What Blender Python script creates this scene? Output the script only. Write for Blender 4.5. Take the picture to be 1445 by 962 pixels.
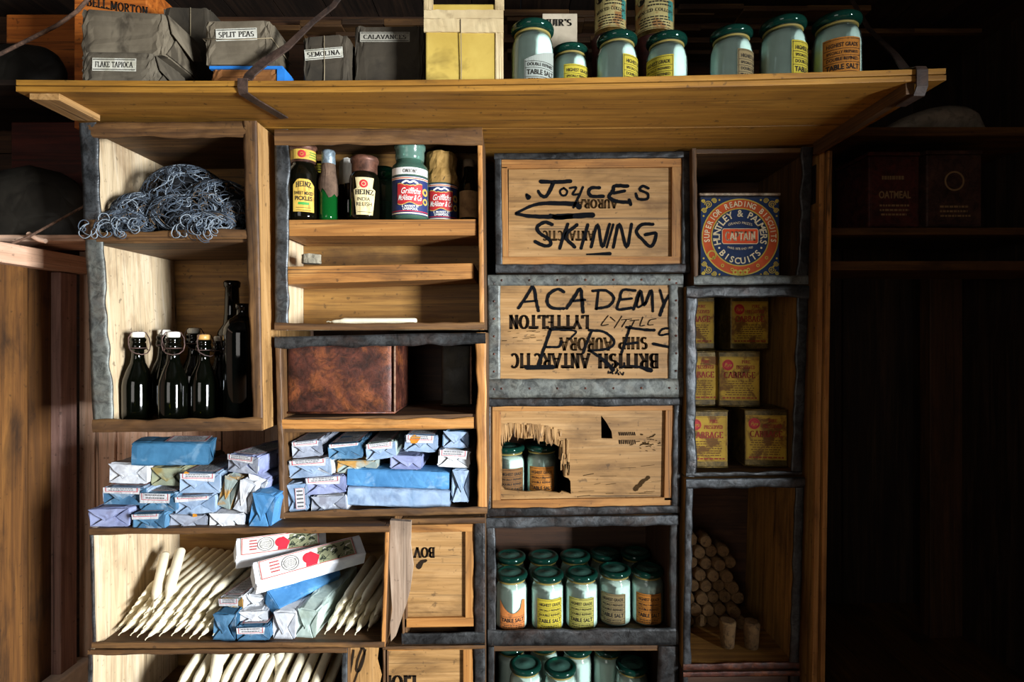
import bpy, bmesh, math, random
from mathutils import Vector, Matrix, geometry
from mathutils import noise as mnoise
R = math.radians
random.seed(7)
for o in list(bpy.data.objects):
    bpy.data.objects.remove(o)
SC = bpy.context.scene
COL = SC.collection

# ---------------------------------------------------------------- camera, light, exposure
F, CX, CY, EZ = 780.0, 722.0, 472.0, 1.07        # focal length in pixels, horizon, eye height above the floor
def P(px, py, Y):                                 # a point at distance Y in front of the eye
    return Vector(((px-CX)*Y/F, Y, EZ+(CY-py)*Y/F))
def pz(py, Y): return EZ+(CY-py)*Y/F
def pxx(px, Y): return (px-CX)*Y/F
cam_d = bpy.data.cameras.new('camera'); cam = bpy.data.objects.new('camera', cam_d); COL.objects.link(cam)
cam.location = (0, 0, EZ); cam.rotation_euler = (R(90), 0, 0)
cam_d.sensor_width = 36; cam_d.lens = F/1445*36; cam_d.shift_y = -9/1445; cam_d.clip_start = .02
SC.camera = cam
w = bpy.data.worlds.new('world'); SC.world = w; w.use_nodes = True
w.node_tree.nodes['Background'].inputs[0].default_value = (.75, .85, 1, 1)
w.node_tree.nodes['Background'].inputs[1].default_value = .006
def area(name, loc, target, sx, sy, power, col):
    d = bpy.data.lights.new(name, 'AREA'); d.shape = 'RECTANGLE'; d.size = sx; d.size_y = sy
    d.energy = power; d.color = col
    o = bpy.data.objects.new(name, d); COL.objects.link(o); o.location = loc
    o.rotation_euler = (Vector(target)-Vector(loc)).to_track_quat('-Z', 'Y').to_euler()
    return o
area('daylight_window', (2.62, -1.0, EZ-.08), (-.55, 1.25, EZ-.2), .64, 1.05, 540, (.93, .97, 1))
area('daylight_rear', (-.95, -1.4, EZ+.15), (-.85, 1.4, EZ-.15), 1.0, 1.0, 11.0, (1, .95, .88))
SC.view_settings.view_transform = 'Standard'
try: SC.view_settings.look = 'None'
except Exception: pass
SC.view_settings.exposure = 0.0; SC.view_settings.gamma = 1; SC.view_settings.use_curve_mapping = False

# ---------------------------------------------------------------- mesh builder
class MB:
    def __init__(s): s.v = []; s.f = []; s.m = []; s.sm = []
    def add(s, vs, fs, m=0, sm=False):
        o = len(s.v); s.v += [Vector(v) for v in vs]
        for f in fs:
            s.f.append([i+o for i in f]); s.m.append(m); s.sm.append(sm)
        return s
    def hexa(s, p, m=0):   # p: 4 front corners then 4 back corners, same order
        return s.add(p, [(0,1,2,3),(7,6,5,4),(0,4,5,1),(1,5,6,2),(2,6,7,3),(3,7,4,0)], m)
    def box(s, a, b, m=0):
        x0,y0,z0 = a; x1,y1,z1 = b
        return s.hexa([(x0,y0,z0),(x1,y0,z0),(x1,y0,z1),(x0,y0,z1),(x0,y1,z0),(x1,y1,z0),(x1,y1,z1),(x0,y1,z1)], m)
    def loft(s, rings, m=0, cap=True, sm=True, closed=False):
        n = len(rings[0]); vs = [p for r in rings for p in r]; fs = []
        k = len(rings)
        for i in range(k if closed else k-1):
            j = (i+1) % k
            for a in range(n):
                b = (a+1) % n; fs.append((i*n+a, i*n+b, j*n+b, j*n+a))
        s.add(vs, fs, m, sm)
        if cap and not closed:
            s.add(rings[0], [list(range(n))], m, False); s.add(rings[-1], [list(range(n))], m, False)
        return s
    def lathe(s, prof, n=28, m=0, sm=True, flute=None, c=(0,0,0), cap=True, sq=0):
        rings = []
        for r, z in prof:
            ring = []
            for i in range(n):
                a = 2*math.pi*i/n; rr = r
                if flute and flute[2] < z < flute[3]: rr = r*(1-flute[1]*abs(math.sin(a*flute[0]/2)))
                ring.append((c[0]+rr*math.cos(a), c[1]+rr*math.sin(a), c[2]+z))
            rings.append(ring)
        return s.loft(rings, m, cap, sm)
    def tube(s, pts, r, n=6, m=0, closed=False, sm=True):
        pts = [Vector(p) for p in pts]; rings = []; k = len(pts); up = None
        for i, p in enumerate(pts):
            if closed: t = pts[(i+1) % k]-pts[i-1]
            else: t = pts[min(i+1, k-1)]-pts[max(i-1, 0)]
            if t.length < 1e-9: t = Vector((0,0,1))
            t.normalize()
            if up is None: up = Vector((0,0,1)) if abs(t.z) < .9 else Vector((1,0,0))
            x = t.cross(up)
            if x.length < 1e-5: x = t.cross(Vector((1,.3,.2)))
            x.normalize(); y = x.cross(t); up = y
            rr = r[i] if isinstance(r, (list, tuple)) else r
            rings.append([p+x*rr*math.cos(2*math.pi*j/n)+y*rr*math.sin(2*math.pi*j/n) for j in range(n)])
        return s.loft(rings, m, not closed, sm, closed)
    def prism(s, outer, holes, mp0, mp1, m=0):     # 2D outline with holes between two surfaces
        loops = [outer]+list(holes); fl = [p for l in loops for p in l]
        tri = geometry.tessellate_polygon([[Vector((p[0], p[1], 0)) for p in l] for l in loops])
        n = len(fl)
        vs = [mp0(*p) for p in fl]+[mp1(*p) for p in fl]
        fs = [tuple(t) for t in tri]+[tuple(i+n for i in reversed(t)) for t in tri]
        o = 0
        for l in loops:
            k = len(l)
            for i in range(k):
                j = (i+1) % k; fs.append((o+i, o+j, n+o+j, n+o+i))
            o += k
        return s.add(vs, fs, m)
    def xf(s, M): s.v = [M @ v for v in s.v]; return s
    def build(s, name, mats, parent=None, base=(0,0,0), bevel=0, recalc=True, solid=0):
        b = Vector(base); me = bpy.data.meshes.new(name)
        me.from_pydata([v-b for v in s.v], [], s.f)
        if not isinstance(mats, (list, tuple)): mats = [mats]
        for m in mats: me.materials.append(m)
        me.polygons.foreach_set('material_index', s.m); me.polygons.foreach_set('use_smooth', s.sm)
        if recalc:
            bm = bmesh.new(); bm.from_mesh(me); bmesh.ops.recalc_face_normals(bm, faces=bm.faces); bm.to_mesh(me); bm.free()
        me.update()
        o = bpy.data.objects.new(name, me); COL.objects.link(o)
        if parent is not None: o.parent = parent
        else: o.location = b
        if bevel:
            md = o.modifiers.new('bevel', 'BEVEL'); md.width = bevel; md.segments = 2; md.limit_method = 'ANGLE'; md.angle_limit = R(40)
        return o
def thing(name, label, cat, loc=(0,0,0), rot=(0,0,0), group=None):
    o = bpy.data.objects.new(name, None); o.empty_display_size = .02; COL.objects.link(o)
    o.location = loc; o.rotation_euler = rot
    return tag(o, label, cat, group)
def tag(o, label, cat, group=None, kind=None):
    o['label'] = label; o['category'] = cat
    if group: o['group'] = group
    if kind: o['kind'] = kind
    return o
def struct(o): o['kind'] = 'structure'; return o
def dup(root, loc, rot, label, group=None, scale=None):
    r = root.copy(); COL.objects.link(r); r.location = loc; r.rotation_euler = rot
    if scale: r.scale = scale
    r['label'] = label
    if group: r['group'] = group
    for ch in list(root.children):
        c = ch.copy(); COL.objects.link(c); c.parent = r
        for g in list(ch.children):
            d = g.copy(); COL.objects.link(d); d.parent = c
    return r

# ---------------------------------------------------------------- flat artwork on a surface: mp(x, y, layer) -> point
LAY = .0005
def plane_mp(O, X, Z, N):
    O, X, Z, N = Vector(O), Vector(X), Vector(Z), Vector(N)
    return lambda x, y, l=0: O+X*x+Z*y+N*(l*LAY)
def cyl_mp(r, l0=0):        # x is arc length round an upright cylinder, centred on the side facing -Y
    def f(x, y, l=0):
        b = r(y) if callable(r) else r; a = -math.pi/2+x/b; q = b+(l+l0)*LAY
        return Vector((q*math.cos(a), q*math.sin(a), y))
    return f
def rect(mb, mp, x0, y0, x1, y1, m, l=1, nx=1, ny=1):
    vs = []; fs = []
    for j in range(ny+1):
        for i in range(nx+1):
            vs.append(mp(x0+(x1-x0)*i/nx, y0+(y1-y0)*j/ny, l))
    for j in range(ny):
        for i in range(nx):
            a = j*(nx+1)+i; fs.append((a, a+1, a+nx+2, a+nx+1))
    mb.add(vs, fs, m)
def frame(mb, mp, x0, y0, x1, y1, t, m, l=2, nx=1):
    rect(mb, mp, x0, y0, x1, y0+t, m, l, nx); rect(mb, mp, x0, y1-t, x1, y1, m, l, nx)
    rect(mb, mp, x0, y0, x0+t, y1, m, l); rect(mb, mp, x1-t, y0, x1, y1, m, l)
def poly(mb, mp, pts, m, l=1):
    tri = geometry.tessellate_polygon([[Vector((p[0], p[1], 0)) for p in pts]])
    mb.add([mp(p[0], p[1], l) for p in pts], [tuple(t) for t in tri], m)
def ring(mb, mp, cx, cy, r0, r1, m, l=1, n=48, a0=0, a1=2*math.pi):
    vs = []; fs = []
    for i in range(n+1):
        a = a0+(a1-a0)*i/n
        vs += [mp(cx+r0*math.cos(a), cy+r0*math.sin(a), l), mp(cx+r1*math.cos(a), cy+r1*math.sin(a), l)]
    for i in range(n): fs.append((2*i, 2*i+1, 2*i+3, 2*i+2))
    mb.add(vs, fs, m)
def spline(pts, k=6):
    if len(pts) < 3: return [Vector((p[0], p[1])) for p in pts]
    q = [Vector((p[0], p[1])) for p in pts]; q = [q[0]*2-q[1]]+q+[q[-1]*2-q[-2]]; out = []
    for i in range(1, len(q)-2):
        for j in range(k):
            t = j/k; a, b, c, d = q[i-1], q[i], q[i+1], q[i+2]
            out.append(.5*((2*b)+(c-a)*t+(2*a-5*b+4*c-d)*t*t+(3*b-a-3*c+d)*t**3))
    out.append(q[-2]); return out
def brush(mb, mp, pts, w, m, l=2, rough=.12, k=6, cap=True):
    s = spline(pts, k); vs = []; fs = []; n = len(s)
    for i, p in enumerate(s):
        t = s[min(i+1, n-1)]-s[max(i-1, 0)]
        if t.length < 1e-12: t = Vector((1, 0))
        t.normalize(); nn = Vector((-t.y, t.x))
        ww = (w[0]+(w[1]-w[0])*i/max(1, n-1) if isinstance(w, tuple) else w)/2
        a = ww*(1+random.uniform(-rough, rough)); b = ww*(1+random.uniform(-rough, rough))
        vs += [mp(*(p+nn*a), l), mp(*(p-nn*b), l)]
    for i in range(n-1): fs.append((2*i, 2*i+1, 2*i+3, 2*i+2))
    mb.add(vs, fs, m)
    if cap:
        for p, wi in ((s[0], 0), (s[-1], 1)):
            ww = (w[wi] if isinstance(w, tuple) else w)/2
            mb.add([mp(p.x+ww*math.cos(a*.785), p.y+ww*math.sin(a*.785), l+.02) for a in range(8)], [tuple(range(8))], m)
_tc = {}
def text_geo(s, bold=0.0):
    if (s, bold) in _tc: return _tc[(s, bold)]
    cu = bpy.data.curves.new('t', 'FONT'); cu.body = s; cu.offset = bold; cu.resolution_u = 3
    ob = bpy.data.objects.new('t', cu); me = bpy.data.meshes.new_from_object(ob)
    v = [(p.co.x, p.co.y) for p in me.vertices]; f = [tuple(p.vertices) for p in me.polygons]
    bpy.data.objects.remove(ob); bpy.data.curves.remove(cu); bpy.data.meshes.remove(me)
    _tc[(s, bold)] = norm2(v, f); return _tc[(s, bold)]
def norm2(v, f):
    xs = [p[0] for p in v]; ys = [p[1] for p in v]; x0, x1, y0, y1 = min(xs), max(xs), min(ys), max(ys)
    return [((x-x0)/(x1-x0), (y-y0)/(y1-y0)) for x, y in v], f, (x1-x0)/(y1-y0)
# a book-face capital alphabet drawn from strokes, thick uprights and slab serifs
def _arc(cx, cy, rx, ry, a0, a1, n=9): return [(cx+rx*math.cos(R(a0+(a1-a0)*i/n)), cy+ry*math.sin(R(a0+(a1-a0)*i/n))) for i in range(n+1)]
GL = {'A': (.8, [[(.05,0),(.4,1)],[(.4,1),(.75,0)],[(.2,.35),(.6,.35)]]), 'B': (.7, [[(.15,0),(.15,1)],[(.15,1),(.35,1)]+_arc(.35,.76,.2,.24,90,-90)+[(.15,.52)],[(.15,.52),(.4,.52)]+_arc(.4,.26,.22,.26,90,-90)+[(.15,0)]]),
 'C': (.75, [_arc(.42,.5,.34,.5,50,310,14)]), 'D': (.75, [[(.15,0),(.15,1)],[(.15,1),(.3,1)]+_arc(.3,.5,.38,.5,90,-90,12)+[(.15,0)]]),
 'E': (.65, [[(.15,0),(.15,1)],[(.15,1),(.58,1),(.58,.85)],[(.15,.52),(.48,.52)],[(.15,0),(.6,0),(.6,.17)]]), 'F': (.6, [[(.15,0),(.15,1)],[(.15,1),(.56,1),(.56,.85)],[(.15,.52),(.46,.52)]]),
 'G': (.8, [_arc(.42,.5,.34,.5,50,330,14)+[(.72,.42)],[(.5,.42),(.76,.42)]]), 'H': (.8, [[(.15,0),(.15,1)],[(.65,0),(.65,1)],[(.15,.52),(.65,.52)]]), 'I': (.35, [[(.17,0),(.17,1)]]),
 'K': (.75, [[(.15,0),(.15,1)],[(.15,.4),(.62,1)],[(.3,.58),(.66,0)]]), 'L': (.62, [[(.15,0),(.15,1)],[(.15,0),(.58,0),(.58,.2)]]), 'M': (.95, [[(.12,0),(.15,1)],[(.15,1),(.47,.1)],[(.47,.1),(.8,1)],[(.8,1),(.82,0)]]),
 'N': (.8, [[(.15,0),(.15,1)],[(.15,1),(.65,0)],[(.65,0),(.65,1)]]), 'O': (.8, [_arc(.4,.5,.34,.5,90,450,18)]), 'P': (.65, [[(.15,0),(.15,1)],[(.15,1),(.35,1)]+_arc(.35,.74,.24,.26,90,-90)+[(.15,.48)]]),
 'Q': (.8, [_arc(.4,.5,.34,.5,90,450,18),[(.45,.2),(.75,-.1)]]), 'R': (.75, [[(.15,0),(.15,1)],[(.15,1),(.35,1)]+_arc(.35,.76,.22,.24,90,-90)+[(.15,.52)],[(.35,.52),(.66,0)]]),
 'S': (.65, [_arc(.32,.74,.22,.26,40,270,10)+_arc(.32,.24,.24,.24,90,-140,10)]), 'T': (.7, [[(.35,0),(.35,1)],[(.05,.85),(.05,1),(.65,1),(.65,.85)]]), 'U': (.75, [[(.15,1),(.15,.3)]+_arc(.4,.3,.25,.3,180,360,8)+[(.65,1)]]),
 'V': (.75, [[(.05,1),(.38,0)],[(.38,0),(.7,1)]]), 'W': (1.0, [[(.05,1),(.28,0)],[(.28,0),(.5,.9)],[(.5,.9),(.72,0)],[(.72,0),(.95,1)]]), 'Z': (.68, [[(.08,.85),(.08,1),(.6,1)],[(.6,1),(.06,0)],[(.06,0),(.62,0),(.62,.17)]]), 'J': (.5, [[(.33,1),(.33,.25)]+_arc(.18,.22,.15,.22,0,-170,7)]), 'X': (.75, [[(.08,0),(.66,1)],[(.08,1),(.68,0)]]), 'Y': (.7, [[(.05,1),(.35,.45)],[(.65,1),(.35,.45)],[(.35,.45),(.35,0)]]),
 ' ': (.4, []), '.': (.3, [[(.12,0),(.12,.1)]]), "'": (.25, [[(.12,.8),(.12,1)]]), '&': (.8, [_arc(.36,.77,.16,.22,-60,250,10)+[(.7,0)], _arc(.34,.25,.27,.26,120,370,10)])}
def serif_geo(s, thick=.15, thin=.07):
    key = (s, thick, 'serif')
    if key in _tc: return _tc[key]
    V, Fc = [], []; x = 0
    for ch in s:
        wd, st = GL.get(ch, GL[' '])
        for pl in st:
            for i in range(len(pl)-1):
                a, b = Vector(pl[i]), Vector(pl[i+1]); d = b-a
                if d.length < 1e-6: continue
                d.normalize(); t = thin+(thick-thin)*abs(d.y)**2; n = Vector((-d.y, d.x))*t/2; e = d*thin*.3
                o = len(V); V += [tuple(q+Vector((x, 0))) for q in (a+n-e, a-n-e, b-n+e, b+n+e)]; Fc.append((o, o+1, o+2, o+3))
                for q, k in ((a, 0), (b, len(pl)-2)):
                    if i == k and abs(d.y) > .6 and q.y in (0, 1):
                        o = len(V); V += [(x+q.x-.16, q.y-thin/2), (x+q.x+.16, q.y-thin/2), (x+q.x+.16, q.y+thin/2), (x+q.x-.16, q.y+thin/2)]; Fc.append((o, o+1, o+2, o+3))
        x += wd+.1
    _tc[key] = norm2(V, Fc); return _tc[key]
def put(mb, mp, geo, x0, y0, x1, y1, m, l=2, flip=False, slant=0, arch=0):
    v, f, _ = geo; vs = []
    for x, y in v:
        if flip: x, y = 1-x, 1-y
        X = x0+(x1-x0)*x+slant*(y1-y0)*y; Yy = y0+(y1-y0)*y+arch*(1-(2*x-1)**2)
        vs.append(mp(X, Yy, l))
    mb.add(vs, f, m)
def arc_text(mb, mp, s, cx, cy, r, h, a0, a1, m, l=3, inner=False, serif=False, wf=.8):
    n = len(s)
    for i, ch in enumerate(s):
        if ch == ' ': continue
        a = R(a0+(a1-a0)*(i/(n-1) if n > 1 else .5)); v, f, asp = (serif_geo(ch) if serif else text_geo(ch, .02))
        wd = min(h*asp, h*1.0)*wf; vs = []
        ux, uy = (math.sin(a), -math.cos(a)); rx, ry = math.cos(a), math.sin(a)
        if inner: ux, uy = -ux, -uy; rx, ry = -rx, -ry
        ox, oy = cx+r*math.cos(a), cy+r*math.sin(a)
        for x, y in v:
            X = (x-.5)*wd; Yy = (y-.5)*h; vs.append(mp(ox+ux*X+rx*Yy, oy+uy*X+ry*Yy, l))
        mb.add(vs, f, m)
def smallprint(mb, mp, x0, y0, x1, y1, lines, m, l=2, seed=1):      # rows of print too small to read
    rr = random.Random(seed); h = (y1-y0)/lines
    for i in range(lines):
        y = y1-(i+.75)*h; x = x0+rr.uniform(0, .1)*(x1-x0); xe = x1-rr.uniform(0, .12)*(x1-x0)
        while x < xe:
            wd = rr.uniform(.05, .13)*(x1-x0); rect(mb, mp, x, y, min(x+wd, xe), y+h*.42, m, l); x += wd+.025*(x1-x0)

# ---------------------------------------------------------------- materials
def S(h, a=1):
    c = [int(h[i:i+2], 16)/255 for i in (1, 3, 5)]
    return tuple((x/12.92 if x <= .04045 else ((x+.055)/1.055)**2.4) for x in c)+(a,)
class NT:
    def __init__(s, name):
        s.mat = bpy.data.materials.new(name); s.mat.use_nodes = True; s.t = s.mat.node_tree
        s.b = s.t.nodes['Principled BSDF']; s.out = s.t.nodes['Material Output']
    def n(s, typ, **kw):
        x = s.t.nodes.new(typ)
        for k, v in kw.items(): setattr(x, k, v)
        return x
    def l(s, a, b): s.t.links.new(a, b)
    def coord(s, scale=(1,1,1), rnd=True):
        tc = s.n('ShaderNodeTexCoord'); mp = s.n('ShaderNodeMapping'); s.l(tc.outputs['Object'], mp.inputs[0]); mp.inputs['Scale'].default_value = scale
        if rnd:
            oi = s.n('ShaderNodeObjectInfo'); ge = s.n('ShaderNodeNewGeometry')
            ad = s.n('ShaderNodeMath', operation='ADD'); s.l(oi.outputs['Random'], ad.inputs[0]); s.l(ge.outputs['Random Per Island'], ad.inputs[1])
            ml = s.n('ShaderNodeVectorMath', operation='SCALE'); cv = s.n('ShaderNodeCombineXYZ'); cv.inputs[0].default_value = 17; cv.inputs[1].default_value = 31; cv.inputs[2].default_value = 23
            s.l(cv.outputs[0], ml.inputs[0]); s.l(ad.outputs[0], ml.inputs['Scale']); s.l(ml.outputs[0], mp.inputs['Location'])
        return mp.outputs[0]
    def noise(s, co, scale, detail=4, rough=.6, dist=0):
        x = s.n('ShaderNodeTexNoise'); s.l(co, x.inputs['Vector']); x.inputs['Scale'].default_value = scale; x.inputs['Detail'].default_value = detail
        x.inputs['Roughness'].default_value = rough; x.inputs['Distortion'].default_value = dist; return x.outputs['Fac']
    def ramp(s, fac, stops):
        x = s.n('ShaderNodeValToRGB'); s.l(fac, x.inputs[0]); e = x.color_ramp.elements
        while len(e) < len(stops): e.new(.5)
        for i, (p, c) in enumerate(stops):
            e[i].position = p; e[i].color = c if isinstance(c, tuple) else (c, c, c, 1)
        return x.outputs[0]
    def mix(s, fac, a, b, mode='MIX'):
        x = s.n('ShaderNodeMix', data_type='RGBA', blend_type=mode)
        if isinstance(fac, float): x.inputs[0].default_value = fac
        else: s.l(fac, x.inputs[0])
        for i, v in ((6, a), (7, b)):
            if isinstance(v, tuple): x.inputs[i].default_value = v
            else: s.l(v, x.inputs[i])
        return x.outputs[2]
    def bump(s, h, strength=.3, dist=.002):
        x = s.n('ShaderNodeBump'); s.l(h, x.inputs['Height']); x.inputs['Strength'].default_value = strength; x.inputs['Distance'].default_value = dist
        s.l(x.outputs[0], s.b.inputs['Normal'])
    def fin(s, col=None, rough=.6, metal=0, spec=.4):
        if col is not None:
            if isinstance(col, tuple): s.b.inputs['Base Color'].default_value = col
            else: s.l(col, s.b.inputs['Base Color'])
        s.b.inputs['Roughness'].default_value = rough; s.b.inputs['Metallic'].default_value = metal
        s.b.inputs['Specular IOR Level'].default_value = spec; return s.mat
_mc = {}
def wood(name, dark, mid, light, axis='X', stain=.5, stainc='#2a1a0e', rough=.62, grain=26, spots=.5, bump=.35):
    key = (name, axis)
    if key in _mc: return _mc[key]
    t = NT(name+'_'+axis); sc = {'X': (1.3, grain, grain), 'Y': (grain, 1.3, grain), 'Z': (grain, grain, 1.3)}[axis]
    co = t.coord(sc); g = t.noise(co, 1.6, 6, .65, 1.1); col = t.ramp(g, [(.28, S(dark)), (.5, S(mid)), (.72, S(light))])
    co2 = t.coord(tuple(1 if v < 2 else 2.6 for v in sc)); st = t.noise(co2, 4.5, 5, .62, .4)
    col = t.mix(t.ramp(st, [(.5, 0.0), (.72, stain)]), col, S(stainc))
    fg = t.noise(t.coord(tuple(2.2 if v < 2 else v*4.5 for v in sc)), 1.8, 3, .6, .6); col = t.mix(1.0, col, t.ramp(fg, [(.30, .62), (.48, 1.0)]), 'MULTIPLY')
    cr = t.noise(t.coord(tuple(.5 if v < 2 else v*1.1 for v in sc)), 1.2, 3, .55, .8); col = t.mix(t.ramp(cr, [(.655, 0.0), (.675, .8), (.70, 0.0)]), col, S('#1c120a'))
    co3 = t.coord((1, 1, 1)); sp = t.noise(co3, 75, 2, .5); col = t.mix(t.ramp(sp, [(.66, 0.0), (.74, spots)]), col, S('#1c120a'))
    ge = t.n('ShaderNodeNewGeometry'); v = t.ramp(ge.outputs['Random Per Island'], [(0, .78), (1, 1.12)]); col = t.mix(1.0, col, v, 'MULTIPLY')
    t.bump(g, bump, .0015); _mc[key] = t.fin(col, rough); return _mc[key]
def W(kind, axis='X'):
    a = {'ply': ('pale_plywood', '#ae9674', '#cab492', '#dccbb0', .6, '#7a5a38'), 'shelf': ('golden_plank', '#7c5218', '#996a22', '#b08032', .4, '#54340f'),
         'amber': ('amber_back_board', '#5e3d18', '#87602c', '#a57a3c', .65, '#331f0c'), 'panel': ('crate_panel', '#7f5d32', '#a17a49', '#b89261', .9, '#5e4120'), 'batten': ('batten_wood', '#7a4e22', '#a06c34', '#bb8a4e', .65, '#2c190b'),  # amber: browner ply, darkened further to put crate-back shade into its colour
         'pine': ('pine_post', '#b88e70', '#d8b094', '#e6c6ae', .45, '#5a3826'), 'mauve': ('aged_post', '#6a4d46', '#8d6c62', '#a48475', .45, '#33211b'),
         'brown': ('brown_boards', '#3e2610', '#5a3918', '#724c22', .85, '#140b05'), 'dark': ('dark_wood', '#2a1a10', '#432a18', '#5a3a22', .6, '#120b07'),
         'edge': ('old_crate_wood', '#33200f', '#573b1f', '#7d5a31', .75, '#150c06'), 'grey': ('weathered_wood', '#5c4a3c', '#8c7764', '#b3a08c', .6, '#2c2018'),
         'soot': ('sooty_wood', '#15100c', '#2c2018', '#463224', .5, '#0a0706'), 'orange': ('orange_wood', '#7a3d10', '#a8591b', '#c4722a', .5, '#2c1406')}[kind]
    return wood(a[0], a[1], a[2], a[3], axis, a[4], a[5])
def tarnish(name, c0, c1, rust='#4a2c16', amt=.6, metal=.55, rough=.42, bump=.6, sc=18):
    if name in _mc: return _mc[name]
    t = NT(name); co = t.coord(); a = t.noise(co, sc, 5, .65, .3); b = t.noise(co, sc*.5, 6, .7, .6)
    col = t.ramp(a, [(.3, S(c0)), (.7, S(c1))]); col = t.mix(t.ramp(b, [(.5, 0.0), (.66, amt)]), col, S(rust))
    gr = t.noise(t.coord((1, 1, 1)), 45, 5, .75, .8); col = t.mix(1.0, col, t.ramp(gr, [(.36, .35), (.58, 1.1)]), 'MULTIPLY')
    t.bump(t.mix(.5, t.noise(co, sc*2.2, 4, .6), gr), bump, .004)
    m = t.fin(col, rough, metal, .5); t.l(t.ramp(a, [(.3, rough-.1), (.7, rough+.15)]), t.b.inputs['Roughness']); _mc[name] = m; return m
def paper(name, c0, c1, blot=None, rough=.75, amt=.7, sc=14, bump=.35, thr=.55):
    if name in _mc: return _mc[name]
    t = NT(name); co = t.coord(); a = t.noise(co, sc, 5, .6, .3); col = t.ramp(a, [(.32, S(c0)), (.68, S(c1))])
    if blot: b = t.noise(co, sc*1.3, 4, .6, .5); col = t.mix(t.ramp(b, [(thr, 0.0), (thr+.1, amt)]), col, S(blot))
    v = t.n('ShaderNodeTexVoronoi', feature='DISTANCE_TO_EDGE'); t.l(co, v.inputs['Vector']); v.inputs['Scale'].default_value = sc*1.7
    t.bump(t.mix(.5, t.noise(co, sc*4, 3, .6), t.ramp(v.outputs['Distance'], [(0, 0.0), (.12, 1.0)])), bump, .002)
    _mc[name] = t.fin(col, rough, 0, .3); return _mc[name]
def plain(name, c, rough=.6, metal=0, spec=.4, var=.12):
    if name in _mc: return _mc[name]
    t = NT(name); co = t.coord(); a = t.noise(co, 30, 4, .6); k = S(c)
    col = t.ramp(a, [(.3, tuple(x*(1-var*2) for x in k[:3])+(1,)), (.7, tuple(min(1, x*(1+var)) for x in k[:3])+(1,))]); _mc[name] = t.fin(col, rough, metal, spec); return _mc[name]
def glass(name, tint, body=.12, bodyc=None, rough=.06, f=1.5, bump=.15):
    if name in _mc: return _mc[name]
    t = NT(name); tr = t.n('ShaderNodeBsdfTransparent'); tr.inputs[0].default_value = S(tint); gl = t.n('ShaderNodeBsdfGlossy'); gl.inputs['Roughness'].default_value = rough
    df = t.n('ShaderNodeBsdfDiffuse'); df.inputs[0].default_value = S(bodyc or tint); m1 = t.n('ShaderNodeMixShader'); m1.inputs[0].default_value = body
    t.l(tr.outputs[0], m1.inputs[1]); t.l(df.outputs[0], m1.inputs[2]); fr = t.n('ShaderNodeFresnel'); fr.inputs[0].default_value = f
    bp = t.n('ShaderNodeBump'); bp.inputs['Strength'].default_value = bump; bp.inputs['Distance'].default_value = .002; t.l(t.noise(t.coord(), 22, 3, .5), bp.inputs['Height'])
    t.l(bp.outputs[0], gl.inputs['Normal']); t.l(bp.outputs[0], fr.inputs['Normal'])
    m2 = t.n('ShaderNodeMixShader'); t.l(fr.outputs[0], m2.inputs[0]); t.l(m1.outputs[0], m2.inputs[1]); t.l(gl.outputs[0], m2.inputs[2]); t.l(m2.outputs[0], t.out.inputs[0])
    t.t.nodes.remove(t.b); _mc[name] = t.mat; return t.mat
LEAD = tarnish('lead_edging', '#2c2e30', '#5a5e61', '#3b2a1c', .75, .6, .38, .6, 11)
LEADD = tarnish('dark_lead_edging', '#1e1f20', '#4a4c4d', '#33221a', .8, .55, .4, .6, 11)
TAPE = tarnish('tinned_strip', '#4c5050', '#74776f', '#4a3520', .45, .35, .5, .3)
RUST = tarnish('rusted_tin', '#2a130c', '#5a2b1c', '#8a4c22', .6, .2, .5, .6, 22)
INK = plain('black_paint', '#101114', .95, 0, .05); INKF = plain('faded_stencil_ink', '#3f2e1b', .95, 0, .05); INKS = plain('stencil_ink', '#231b14', .95, 0, .05)
WHITEP = paper('white_label_paper', '#c9c6bd', '#e6e3da', '#a89f8c', .7, .4)
GREYINK = plain('grey_print', '#5c5a5c', .8); REDINK = plain('red_print', '#b8323a', .7)

# ---------------------------------------------------------------- the room
def boards(mb, x0, x1, n, fn, m=0, gap=.003):       # n boards side by side, fn(a, b) adds one
    d = (x1-x0)/n
    for i in range(n): fn(x0+i*d+gap/2, x0+(i+1)*d-gap/2)
q = MB(); boards(q, -2.2, 1.66, 30, lambda a, b: q.box((a, -2.4, -.03), (b, 2.3, 0)))
struct(q.build('floor', W('brown', 'Y')))
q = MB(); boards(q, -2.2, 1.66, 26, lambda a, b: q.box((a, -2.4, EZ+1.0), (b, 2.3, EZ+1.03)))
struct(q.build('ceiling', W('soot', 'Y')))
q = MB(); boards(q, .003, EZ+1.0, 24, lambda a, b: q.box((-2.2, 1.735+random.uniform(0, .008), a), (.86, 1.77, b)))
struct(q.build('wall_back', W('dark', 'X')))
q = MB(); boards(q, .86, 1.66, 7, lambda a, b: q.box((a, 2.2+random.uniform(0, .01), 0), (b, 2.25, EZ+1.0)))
struct(q.build('wall_back_passage', W('soot', 'Z')))
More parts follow.
